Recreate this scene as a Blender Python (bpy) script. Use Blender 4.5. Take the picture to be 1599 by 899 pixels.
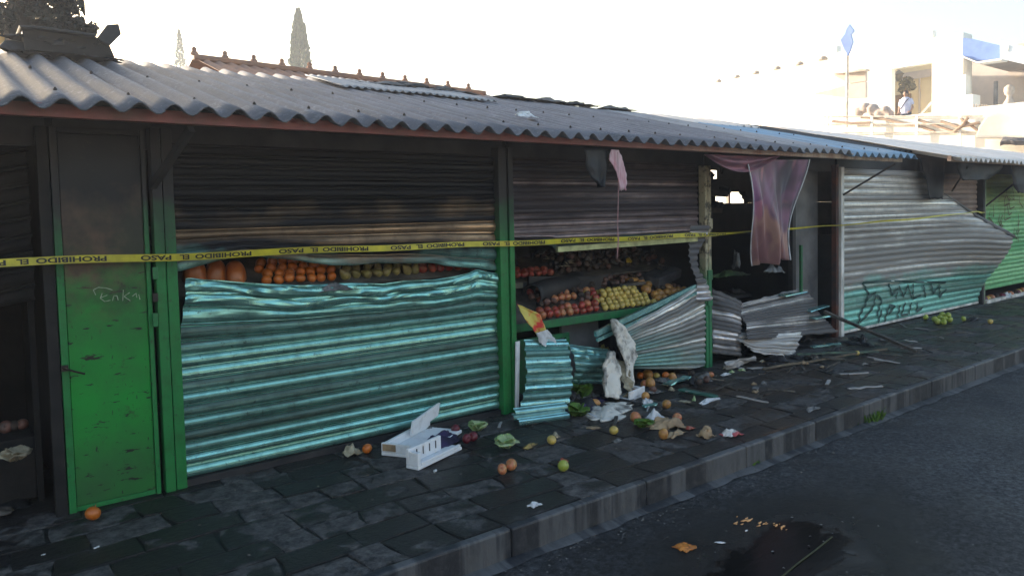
import bpy, math, random
from mathutils import Vector, Matrix, noise as mnoise, Euler
R = math.radians
for o in list(bpy.data.objects): bpy.data.objects.remove(o)
C = bpy.context.scene.collection
SC = bpy.context.scene
rnd = random.Random(7)

# ------------------------------------------------------------------ camera
YAW, PIT, ROLL, SHY, DC, HC, FPX = R(37.728), R(-2.996), R(-1.326), 54.4, 4.6815, 1.5914, 1155.0
fw = Vector((math.sin(YAW)*math.cos(PIT), math.cos(YAW)*math.cos(PIT), math.sin(PIT)))
rt = Vector((math.cos(YAW), -math.sin(YAW), 0)); up = rt.cross(fw)
r2 = math.cos(ROLL)*rt + math.sin(ROLL)*up
u2 = -math.sin(ROLL)*rt + math.cos(ROLL)*up
CAM = Vector((0, -DC, HC))
cd = bpy.data.cameras.new('camera'); cam = bpy.data.objects.new('camera', cd); C.objects.link(cam)
cd.sensor_width = 36; cd.lens = 36*FPX/1599; cd.shift_y = -SHY/1599
cd.clip_start = .05; cd.clip_end = 2000
m = Matrix((r2, u2, -fw)).transposed().to_4x4(); m.translation = CAM; cam.matrix_world = m
SC.camera = cam
def ray(px, py): return fw + r2*((px-800)/FPX) + u2*((450-SHY-py)/FPX)
def pf(px, py, y=0.0):
    d = ray(px, py); k = (y+DC)/d.y; return CAM + d*k
def pX(px, py, X):
    d = ray(px, py); return CAM + d*(X/d.x)
def pg(px, py, z=0.0):
    d = ray(px, py); return CAM + d*((z-HC)/d.z)

# ------------------------------------------------------------------ light
SUN_EL, SUN_AZ = 12.0, 105.0      # azimuth measured from +x towards +y
w = bpy.data.worlds.new('World'); SC.world = w; w.use_nodes = True
nt = w.node_tree; bg = nt.nodes['Background']
sk = nt.nodes.new('ShaderNodeTexSky'); sk.sky_type = 'NISHITA'; sk.sun_disc = False
sdir = Vector((math.cos(R(SUN_AZ))*math.cos(R(SUN_EL)), math.sin(R(SUN_AZ))*math.cos(R(SUN_EL)), math.sin(R(SUN_EL))))
sk.sun_elevation = R(SUN_EL); sk.sun_rotation = math.atan2(sdir.x, sdir.y)
sk.air_density = 1.3; sk.dust_density = 4.0; sk.ozone_density = 1.5
nt.links.new(sk.outputs[0], bg.inputs[0]); bg.inputs[1].default_value = 0.15
sl = bpy.data.lights.new('sun', 'SUN'); sl.energy = 4.5; sl.angle = R(.5); sl.color = (1, .86, .68)
so = bpy.data.objects.new('sun', sl); C.objects.link(so)
so.rotation_euler = sdir.to_track_quat('Z', 'Y').to_euler(); so.location = (0, 0, 30)
vs = SC.view_settings; vs.view_transform = 'Standard'; vs.look = 'None'; vs.gamma = 1; vs.exposure = 1.85
SC.cycles.max_bounces = 6
HAZE = .0025

# ------------------------------------------------------------------ materials
class NT:
    def __init__(s, name):
        s.m = bpy.data.materials.new(name); s.m.use_nodes = True
        s.t = s.m.node_tree; s.b = s.t.nodes['Principled BSDF']; s.l = s.t.links
        s.geo = s.t.nodes.new('ShaderNodeNewGeometry'); s.tc = s.t.nodes.new('ShaderNodeTexCoord')
        s.pos = s.geo.outputs['Position']; s.obj = s.tc.outputs['Object']
    def put(s, sock, v):
        if isinstance(v, bpy.types.NodeSocket): s.l.new(v, sock)
        elif isinstance(v, (tuple, list)) and len(v) == 3 and sock.type == 'RGBA': sock.default_value = (*v, 1)
        else: sock.default_value = v
    def sc(s, vec, k):
        n = s.t.nodes.new('ShaderNodeVectorMath'); n.operation = 'MULTIPLY'; s.put(n.inputs[0], vec); n.inputs[1].default_value = k; return n.outputs[0]
    def noise(s, vec, scale, detail=3, rough=.6, k=None, dist=0):
        if k: vec = s.sc(vec, k)
        n = s.t.nodes.new('ShaderNodeTexNoise'); s.put(n.inputs['Vector'], vec); n.inputs['Scale'].default_value = scale
        n.inputs['Detail'].default_value = detail; n.inputs['Roughness'].default_value = rough; n.inputs['Distortion'].default_value = dist
        return n.outputs[0]
    def mp(s, v, a, b, c=0, d=1):
        n = s.t.nodes.new('ShaderNodeMapRange'); s.put(n.inputs[0], v)
        for i, q in enumerate((a, b, c, d)): s.put(n.inputs[1+i], q)
        return n.outputs[0]
    def ma(s, op, a, b=0.0):
        n = s.t.nodes.new('ShaderNodeMath'); n.operation = op; s.put(n.inputs[0], a); s.put(n.inputs[1], b); return n.outputs[0]
    def mix(s, f, a, b):
        n = s.t.nodes.new('ShaderNodeMix'); n.data_type = 'RGBA'
        s.put(n.inputs[0], f); s.put(n.inputs[6], a); s.put(n.inputs[7], b); return n.outputs[2]
    def z(s, vec=None, i=2):
        n = s.t.nodes.new('ShaderNodeSeparateXYZ'); s.put(n.inputs[0], s.pos if vec is None else vec); return n.outputs[i]
    def attr(s, a):
        n = s.t.nodes.new('ShaderNodeAttribute'); n.attribute_name = a; return n.outputs['Fac']
    def rand(s):
        n = s.t.nodes.new('ShaderNodeObjectInfo'); return n.outputs['Random']
    def bump(s, h, st=.3, d=.01):
        n = s.t.nodes.new('ShaderNodeBump'); n.inputs['Strength'].default_value = st; n.inputs['Distance'].default_value = d
        s.put(n.inputs['Height'], h); s.l.new(n.outputs[0], s.b.inputs['Normal'])
    def fin(s, col, rough=.6, metal=0.0, spec=None):
        s.put(s.b.inputs['Base Color'], col); s.put(s.b.inputs['Roughness'], rough); s.put(s.b.inputs['Metallic'], metal)
        if spec is not None: s.b.inputs['Specular IOR Level'].default_value = spec
        return s.m

def simple(name, c1, c2, scale=8, rough=.6, metal=0.0, obj=True, bump=0, bscale=None, lo=.35, hi=.65, k=None, spec=.35):
    n = NT(name); v = n.obj if obj else n.pos
    f = n.mp(n.noise(v, scale, 4, k=k), lo, hi)
    if bump: n.bump(n.noise(v, bscale or scale*3, 4), bump)
    return n.fin(n.mix(f, c1, c2), rough, metal, spec)

def painted(name, paint, lo, hi, soot=(.018, .016, .015), brown=(.10, .065, .05), metal=.7, rough=.3, nscale=1.3, slope=0.0, grime=(.05, .06, .045), top=0, coat=.0):
    """painted metal, soot taking over above a ragged height between lo and hi"""
    n = NT(name)
    h = n.ma('ADD', n.z(), n.ma('MULTIPLY', n.ma('SUBTRACT', n.noise(n.pos, nscale, 4), .5), .55))
    if slope: h = n.ma('ADD', h, n.ma('MULTIPLY', n.z(i=0), slope))
    f = n.mp(h, lo, hi)
    tn = n.attr('tone')
    st = n.ma('ADD', n.ma('MULTIPLY', tn, .62), n.ma('MULTIPLY', n.noise(n.pos, 1.0, 3, k=(.7, .7, 9)), .55))
    st2 = n.ma('ADD', n.ma('MULTIPLY', tn, .5), n.ma('MULTIPLY', n.noise(n.pos, 1.0, 3, k=(1.1, 1, 5)), .6))
    dirt = n.mp(st, .64, .82, 0, .85)
    fine = n.mp(n.noise(n.pos, 11, 6, .7), .45, .7, 0, .45)
    spots = n.mp(n.noise(n.pos, 30, 5, .7), .60, .66, 0, .6)
    c = n.mix(dirt, paint, grime)
    c = n.mix(fine, c, tuple(q*.45 for q in grime))
    c = n.mix(spots, c, (.03, .03, .025))
    sc = n.mix(n.mp(st2, .58, .82), soot, brown)
    if top: sc = n.mix(n.mp(n.ma('ADD', n.z(), n.ma('MULTIPLY', n.noise(n.pos, 1.7, 3), .5)), top, top+.25), sc, tuple(q*.6 for q in soot))
    sc = n.mix(n.mp(n.noise(n.pos, 9, 6, .7), .45, .7, 0, .5), sc, soot); n.b.inputs['Specular IOR Level'].default_value = .3
    col = n.mix(f, c, sc)
    rs = n.mp(st2, .58, .82, .72, .34)
    ro = n.t.nodes.new('ShaderNodeMix'); n.put(ro.inputs[0], f); n.put(ro.inputs[2], n.ma('ADD', n.ma('MULTIPLY', n.mp(st, .4, .8), .16), rough)); n.put(ro.inputs[3], rs); rg = ro.outputs[0]
    n.bump(n.noise(n.pos, 40, 4), .06, .003)
    n.put(n.b.inputs['Coat Weight'], n.mp(f, 0, 1, coat, .05)); n.b.inputs['Coat Roughness'].default_value = .2
    bm_ = n.mp(st2, .58, .82, .12, .75)
    mc = n.mp(dirt, 0, 1, metal, metal*.45)
    mx = n.t.nodes.new('ShaderNodeMix'); n.put(mx.inputs[0], f); n.put(mx.inputs[2], mc); n.put(mx.inputs[3], bm_)
    return n.fin(col, rg, mx.outputs[0])

M = {}
M['shutter_teal'] = painted('teal_shutter_paint', (.23, .48, .43), 1.26, 1.46, soot=(.010, .011, .016), brown=(.46, .30, .18), slope=.03, top=1.72, metal=.8, rough=.27, grime=(.045, .06, .05))
M['shutter_teal2'] = painted('teal_shutter_paint_sooted', (.20, .48, .42), 1.02, 1.26, soot=(.045, .036, .042), brown=(.30, .23, .23), slope=-.02, top=2.0, metal=.8, rough=.28)
M['shutter_low'] = painted('teal_shutter_fallen', (.30, .60, .60), 3, 4, metal=.75, rough=.25, coat=.3, grime=(.06, .14, .12))
M['shutter_fan'] = painted('teal_shutter_scorched', (.28, .54, .50), 2.0, 2.5, soot=(.20, .195, .19), brown=(.74, .70, .66), metal=.7, slope=.38)
M['shutter_ash'] = painted('ash_grey_shutter', (.22, .54, .48), .50, .70, soot=(.27, .255, .24), brown=(.66, .63, .60), metal=.5, rough=.38, grime=(.14, .24, .20))
M['shutter_green'] = painted('bright_green_shutter', (.22, .52, .24), 1.35, 2.0, soot=(.30, .26, .08), brown=(.42, .40, .14), metal=.25, rough=.42, grime=(.10, .36, .14))
M['green_post'] = painted('green_enamel_post', (.015, .17, .045), 1.25, 1.75, soot=(.03, .03, .032), brown=(.13, .11, .06), metal=0, rough=.42, nscale=4, grime=(.035, .13, .04))
M['green_frame'] = simple('green_enamel', (.012, .16, .05), (.03, .10, .05), 12, .4)
M['white_post'] = simple('ash_white_post', (.75, .74, .72), (.35, .34, .31), 6, .6, k=(1, 1, .4))
def cream_post():
    n = NT('cream_scorched_post'); f = n.mp(n.ma('ADD', n.z(), n.ma('MULTIPLY', n.noise(n.pos, 8), .4)), 1.05, 1.35)
    sp = n.mp(n.noise(n.pos, 14, 4), .5, .62)
    return n.fin(n.mix(f, n.mix(sp, (.02, .17, .07), (.02, .10, .05)), n.mix(sp, (.38, .33, .22), (.07, .06, .045))), .5)
M['cream_post'] = cream_post()
def door_mat():
    n = NT('scratched_green_door')
    h = n.ma('ADD', n.z(), n.ma('MULTIPLY', n.ma('SUBTRACT', n.noise(n.pos, 3.5, 5), .5), .9))
    f = n.mp(h, 1.02, 1.34)
    f2 = n.mp(h, 1.5, 1.8)
    g = n.mix(n.mp(n.noise(n.pos, 2.6, 5), .35, .7), (.006, .235, .030), (.016, .13, .030))
    low = n.mp(n.ma('ADD', n.z(), n.ma('MULTIPLY', n.noise(n.pos, 5, 4), .3)), .30, .62, .55, 0)
    g = n.mix(low, g, (.025, .075, .03))
    scr = n.mp(n.noise(n.pos, 1.0, 5, .65, k=(7, 5, 30)), .60, .625)
    scr2 = n.mp(n.noise(n.pos, 1.0, 3, .6, k=(60, 10, 14)), .66, .70)
    g = n.mix(n.ma('MAXIMUM', scr, scr2), g, (.012, .015, .012))
    s = n.mix(n.mp(n.noise(n.pos, 4, 5), .4, .6), (.030, .034, .022), (.095, .058, .040))
    c = n.mix(f, g, s); c = n.mix(f2, c, (.006, .008, .012))
    c = n.mix(n.mp(n.noise(n.pos, 7, 6, .75), .60, .68, 0, .8), c, (.03, .035, .02))
    n.bump(n.noise(n.pos, 18, 4), .15, .004)
    return n.fin(c, n.mp(n.noise(n.pos, 6, 3), .3, .7, .4, .6), 0, .3)
M['door'] = door_mat()
M['soot'] = simple('soot_black', (.006, .006, .007), (.016, .015, .015), 6, .8, obj=False, bump=.3)
M['soot_panel'] = simple('sooted_panel', (.012, .013, .017), (.04, .037, .038), 3, .6, obj=False, bump=.15)
M['char_tarp'] = simple('charred_tarpaulin', (.010, .011, .014), (.026, .026, .03), 5, .6, bump=.3)
M['beam'] = None
def beam_mat():
    n = NT('red_oxide_beam')
    x = n.z(i=0)
    f = n.mp(n.ma('ADD', x, n.ma('MULTIPLY', n.noise(n.pos, 3, 4), 1.5)), 5.0, 8.6)  # beam paled towards the right in its colour, as veiling glare
    c = n.mix(n.mp(n.noise(n.pos, 5, 4), .35, .65), (.27, .075, .065), (.16, .06, .05))
    d = n.mix(n.mp(n.noise(n.pos, 7, 5, k=(1, 1, .3)), .4, .62), (.52, .42, .32), (.28, .17, .12))
    n.bump(n.noise(n.pos, 40, 3), .2, .003)
    return n.fin(n.mix(f, c, d), .55)
M['beam'] = beam_mat()
M['beam2'] = simple('pinkish_painted_beam', (.5, .37, .28), (.3, .2, .15), 6, .6, obj=False)
def roof_mat(name, a, b, frost):
    n = NT(name)
    c = n.mix(n.mp(n.noise(n.pos, 1.6, 5), .35, .65), a, b)
    sp = n.mp(n.noise(n.pos, 55, 4, .7), .60, .70)
    c = n.mix(n.ma('MULTIPLY', sp, n.mp(n.noise(n.pos, 2, 3), .4, .6, .1, .7)), c, frost)
    blot = n.mp(n.noise(n.pos, 5, 5, .7), .62, .72, 0, .5)
    c = n.mix(blot, c, (.05, .05, .055))
    st = n.mp(n.noise(n.pos, 1, 4, k=(22, 1.2, 1)), .52, .68, 0, .55)
    c = n.mix(st, c, (.09, .085, .085))
    dk = n.mp(n.ma('ADD', n.z(i=0), n.ma('MULTIPLY', n.noise(n.pos, 1.2, 5), 2.5)), .8, 4.2, .72, 0)
    c = n.mix(dk, c, n.mix(n.noise(n.pos, 14, 5, .7), (.045, .042, .045), (.10, .095, .095)))
    fr_ = n.mp(n.noise(n.pos, 38, 6, .8, k=(1, .35, 1)), .50, .70, 0, .4)
    c = n.mix(n.ma('MULTIPLY', fr_, n.mp(n.noise(n.pos, 2.4, 4), .42, .6, .15, 1)), c, frost)
    n.bump(n.noise(n.pos, 45, 6, .7), .5, .006)
    return n.fin(c, .62, 0, .3)
M['roof'] = roof_mat('weathered_fibre_cement', (.155, .155, .18), (.10, .10, .12), (.40, .40, .44))
M['roof_brown'] = roof_mat('weathered_fibre_cement_brown', (.115, .108, .11), (.07, .066, .07), (.30, .29, .28))
M['roof_blue'] = roof_mat('blue_painted_corrugated_sheet', (.16, .30, .46), (.25, .33, .42), (.5, .55, .6))
M['roof_pale'] = simple('sun_bleached_roof_sheet', (.78, .72, .68), (.6, .54, .5), 1.2, .7, obj=False)  # pale tone stands in for sunlit glare on the far roofs
M['roof_green'] = roof_mat('pale_corrugated_sheet', (.30, .31, .33), (.22, .22, .24), (.5, .5, .53))

def slab_mat():
    n = NT('wet_paving_stone')
    r = n.attr('tone')
    pat = n.mp(n.ma('ADD', n.noise(n.pos, 4.2, 5, .6), n.ma('MULTIPLY', n.ma('SUBTRACT', r, .4), .30)), .50, .57)
    dry = n.mix(n.mp(n.noise(n.pos, 14, 8, .8), .40, .62), (.026, .026, .028), (.125, .120, .120))
    wetc = n.mix(n.noise(n.pos, 6, 5, .7), (.010, .010, .011), (.028, .026, .027))
    c = n.mix(pat, wetc, dry)
    br = n.mp(n.noise(n.pos, 1.6, 5), .46, .60, 0, .75)
    x = n.mp(n.z(i=0), 2.8, 4.6, 0, 1)
    c = n.mix(n.ma('MULTIPLY', br, x), c, (.045, .030, .022))
    rust = n.mp(n.noise(n.pos, 1.0, 5, .6, k=(.8, 2, 1)), .60, .70, 0, .7)
    c = n.mix(n.ma('MULTIPLY', rust, n.mp(n.z(i=1), -1.4, -1.65)), c, (.10, .045, .02))
    n.bump(n.noise(n.pos, 22, 8, .75), 1.0, .016)
    return n.fin(c, n.mp(pat, 0, 1, .30, .7), 0, .24)
M['slab'] = slab_mat()
M['joint'] = simple('wet_joint_mortar', (.01, .011, .012), (.02, .02, .02), 12, .5, obj=False, bump=.4)
M['floor_in'] = simple('sooted_stall_floor', (.012, .012, .012), (.03, .028, .026), 5, .4, obj=False, bump=.4)
def kerb_mat():
    n = NT('stained_kerb_concrete')
    a = n.mp(n.noise(n.pos, 1, 4, .6, k=(5.2, .3, .3)), .47, .53)
    c = n.mix(a, (.016, .018, .024), (.085, .087, .094))
    c = n.mix(n.mp(n.noise(n.pos, 1, 5, .7, k=(22, 5, 3)), .45, .7, 0, .7), c, (.025, .027, .03))
    c = n.mix(n.mp(n.noise(n.pos, 14, 5), .5, .7, 0, .4), c, (.09, .09, .09))
    n.bump(n.noise(n.pos, 24, 5), .4, .01)
    return n.fin(c, .55)
M['kerb'] = kerb_mat()
def road_mat():
    n = NT('wet_asphalt')
    g = n.noise(n.pos, 30, 8, .85)
    c = n.mix(n.mp(g, .42, .60), (.012, .015, .020), (.125, .135, .155))
    c = n.mix(n.mp(n.noise(n.pos, .8, 5, .65), .4, .65, 0, .55), c, (.028, .030, .035))
    c = n.mix(n.mp(n.noise(n.pos, 90, 3, .7), .62, .70, 0, .75), c, (.26, .27, .29))
    c = n.mix(n.mp(n.noise(n.pos, 18, 6, .8), .5, .7, 0, .6), c, (.016, .017, .02))
    px, py = PUD.x, PUD.y
    v = n.t.nodes.new('ShaderNodeVectorMath'); v.operation = 'SUBTRACT'; n.put(v.inputs[0], n.pos); v.inputs[1].default_value = (px, py, 0)
    v2 = n.t.nodes.new('ShaderNodeVectorMath'); v2.operation = 'MULTIPLY'; n.l.new(v.outputs[0], v2.inputs[0]); v2.inputs[1].default_value = (.95, 1.9, 0)
    ln = n.t.nodes.new('ShaderNodeVectorMath'); ln.operation = 'LENGTH'; n.l.new(v2.outputs[0], ln.inputs[0])
    dd = n.ma('ADD', ln.outputs['Value'], n.ma('MULTIPLY', n.ma('SUBTRACT', n.noise(n.pos, 2.2, 5, .6), .5), 1.1))
    p = n.mp(dd, .42, 1.25, 1, 0); stain = n.mp(dd, .7, 1.7, .9, 0)
    c = n.mix(stain, c, (.010, .010, .010)); c = n.mix(n.ma('MULTIPLY', p, .9), c, (.004, .004, .004))
    edge = n.mp(n.z(i=1), -2.35, -1.9, 0, .6)
    c = n.mix(n.ma('MULTIPLY', edge, n.mp(n.noise(n.pos, 7, 5), .4, .6)), c, (.014, .015, .016))
    rg = n.mp(n.noise(n.pos, 1.3, 5), .35, .65, .5, .7)
    mr = n.t.nodes.new('ShaderNodeMix'); n.put(mr.inputs[0], p); n.put(mr.inputs[2], rg); mr.inputs[3].default_value = .16
    hb = n.ma('ADD', n.ma('MULTIPLY', g, n.mp(p, 0, 1, 1, .0)), n.ma('MULTIPLY', n.noise(n.pos, 9, 2, k=(1, 2.5, 1)), n.mp(p, 0, 1, 0, .03)))
    n.bump(hb, 1.0, .03)
    return n.fin(c, mr.outputs[0], 0, .22)
PUD = pg(1235, 868, -.16)
M['road'] = road_mat()
M['ground'] = simple('bare_ground', (.07, .06, .05), (.11, .10, .08), .4, .9, obj=False)
M['foam'] = simple('white_foam', (.72, .74, .78), (.5, .5, .52), 9, .6, bump=.15, lo=.5, hi=.75)
M['paper'] = simple('dirty_white_sheet', (.66, .63, .58), (.16, .15, .14), 9, .7, bump=.4, lo=.48, hi=.66)
M['paper_white'] = simple('white_plastic_film', (.7, .72, .75), (.4, .4, .42), 7, .45, bump=.3)
M['card'] = simple('tan_cardboard', (.42, .30, .18), (.2, .14, .09), 7, .8, bump=.3)
M['wood_char'] = simple('charred_wood', (.03, .028, .026), (.12, .105, .09), 5, .7, bump=.5, k=(1, 1, 1))
M['wood_tan'] = simple('tan_board', (.24, .15, .08), (.12, .08, .05), 4, .7, bump=.3, obj=False)
M['purple'] = simple('dark_purple_cloth', (.035, .025, .09), (.015, .013, .035), 8, .7, bump=.4)
M['ashsheet'] = painted('burnt_shutter_sheet', (.3, .3, .3), -2, -1, soot=(.12, .115, .12), brown=(.66, .62, .62))
M['ashsheet2'] = painted('burnt_shutter_sheet_pale', (.3, .3, .3), -2, -1, soot=(.34, .33, .33), brown=(.78, .76, .76))
M['tape'] = simple('yellow_tape_film', (.52, .45, .03), (.38, .33, .03), 10, .35, lo=.4, hi=.6)
M['ink'] = simple('black_tape_print', (.01, .01, .01), (.02, .02, .02), 10, .5)
M['chalk'] = simple('chalk_scrawl', (.30, .36, .27), (.16, .22, .14), 60, .8)
M['spray'] = simple('black_spray_paint', (.02, .06, .055), (.04, .09, .08), 20, .6)
M['spray_brown'] = simple('brown_spray_paint', (.13, .08, .03), (.08, .06, .03), 20, .6)
M['grey_panel'] = simple('grey_metal_panel', (.20, .20, .205), (.07, .07, .075), 1.6, .55, .1, obj=False, bump=.1)
M['iron'] = simple('rusty_iron', (.05, .035, .03), (.02, .018, .018), 14, .6, .3)
M['weed'] = simple('weed_green', (.10, .20, .02), (.05, .10, .02), 20, .6)
M['lettuce'] = simple('lettuce_green', (.20, .34, .12), (.42, .46, .28), 14, .5, bump=.5)
M['husk'] = simple('pale_husk', (.42, .38, .28), (.18, .15, .1), 14, .7, bump=.5)
M['rag'] = simple('dirty_grey_rag', (.2, .2, .2), (.08, .08, .08), 14, .8, bump=.4)
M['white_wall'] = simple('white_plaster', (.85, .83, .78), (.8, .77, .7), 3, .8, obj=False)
M['ochre'] = simple('ochre_plaster', (.74, .62, .42), (.68, .56, .36), 1.5, .8, obj=False)  # ochre lightened to stand in for backlit glare
M['shade_wall'] = simple('pale_taupe_plaster', (.56, .48, .42), (.46, .40, .36), 1.5, .8, obj=False)  # shade tone put into the plaster colour, lightened for backlit glare
M['blue_fascia'] = simple('blue_painted_fascia', (.12, .20, .48), (.16, .26, .54), 2, .5, obj=False)
M['pale_awning'] = simple('pale_blue_awning', (.50, .60, .70), (.62, .68, .74), 3, .6, obj=False)
M['rail'] = simple('pale_iron_railing', (.7, .66, .58), (.4, .33, .27), 3, .6)
M['stone_pale'] = simple('pale_carved_stone', (.6, .5, .42), (.45, .37, .3), 6, .8)
M['terracotta'] = simple('terracotta_tile', (.36, .18, .11), (.22, .13, .10), 5, .8, obj=False, bump=.3)
M['bark'] = simple('dark_bark', (.045, .035, .028), (.02, .016, .014), 9, .9, bump=.5)
M['leaf_dark'] = simple('grey_green_evergreen_leaf', (.10, .15, .07), (.05, .08, .045), 5, .6)  # leaf colour lightened to stand in for backlight and haze
M['leaf_burnt'] = simple('scorched_leaf', (.03, .035, .03), (.012, .014, .016), 5, .7)
M['skin'] = simple('skin', (.38, .22, .15), (.32, .18, .12), 20, .5)
M['shirt'] = simple('pale_lilac_shirt', (.62, .62, .75), (.5, .5, .66), 10, .7)
M['hair'] = simple('dark_hair', (.03, .02, .018), (.02, .015, .012), 30, .5)
M['trouser'] = simple('dark_trousers', (.05, .05, .07), (.03, .03, .05), 10, .8)
M['autumn_leaf'] = simple('orange_dead_leaf', (.55, .20, .03), (.30, .10, .02), 18, .4, bump=.3)
M['autumn_pale'] = simple('pale_orange_leaf', (.75, .42, .18), (.55, .22, .06), 18, .4)  # colour of the glints painted along the puddle edge
M['window'] = simple('dark_window_glass', (.03, .035, .04), (.05, .055, .06), 1, .1, obj=False)
M['facade_far'] = simple('grey_house_plaster', (.26, .27, .29), (.20, .21, .22), 1, .8, obj=False)

def fruit_mat(name, a, b, c, scale=3, rough=.35):
    n = NT(name); n2 = n.noise(n.obj, scale, 3)
    v = n.t.nodes.new('ShaderNodeVectorMath'); v.operation = 'ADD'; n.l.new(n.obj, v.inputs[0])
    cmb = n.t.nodes.new('ShaderNodeCombineXYZ'); n.l.new(n.ma('MULTIPLY', n.rand(), 40.0), cmb.inputs[0]); n.l.new(cmb.outputs[0], v.inputs[1])
    nn = n.noise(v.outputs[0], scale*9, 4)
    f = n.mp(nn, .38, .62)
    col = n.mix(f, a, b)
    sp = n.mp(n.noise(v.outputs[0], 60, 3), .62, .70, 0, .5)
    col = n.mix(sp, col, c)
    dark = n.mp(n.rand(), 0, 1, 0, .45)
    col = n.mix(dark, col, tuple(q*.45 for q in a))
    return n.fin(col, rough)
M['f_orange'] = fruit_mat('mandarin_peel', (.60, .17, .02), (.50, .12, .02), (.3, .1, .02))
M['f_papaya'] = fruit_mat('papaya_skin', (.46, .13, .02), (.34, .09, .02), (.2, .08, .02), 1)
M['f_red'] = fruit_mat('red_apple_skin', (.36, .03, .03), (.26, .09, .04), (.5, .25, .1))
M['f_darkred'] = fruit_mat('dark_red_apple_skin', (.16, .015, .03), (.10, .01, .02), (.25, .1, .06))
M['f_pear'] = fruit_mat('russet_pear_skin', (.30, .26, .08), (.20, .15, .07), (.12, .07, .03))
M['f_guava'] = fruit_mat('yellow_guava_skin', (.62, .46, .10), (.50, .36, .12), (.25, .15, .05))
M['f_mango'] = fruit_mat('golden_mango_skin', (.50, .26, .06), (.34, .15, .06), (.15, .07, .03))
M['f_green'] = fruit_mat('green_apple_skin', (.34, .42, .05), (.42, .46, .10), (.2, .2, .05))
M['f_peach'] = fruit_mat('blushed_apple_skin', (.50, .14, .07), (.42, .22, .08), (.5, .3, .1))
M['f_char'] = fruit_mat('charred_fruit_skin', (.07, .045, .035), (.025, .02, .018), (.16, .13, .12), 3, .85)
M['f_charred2'] = fruit_mat('scorched_fruit_skin', (.17, .07, .05), (.05, .035, .03), (.25, .2, .17), 3, .55)
M['f_banana'] = fruit_mat('banana_peel', (.60, .42, .04), (.45, .28, .04), (.1, .05, .02))

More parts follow.
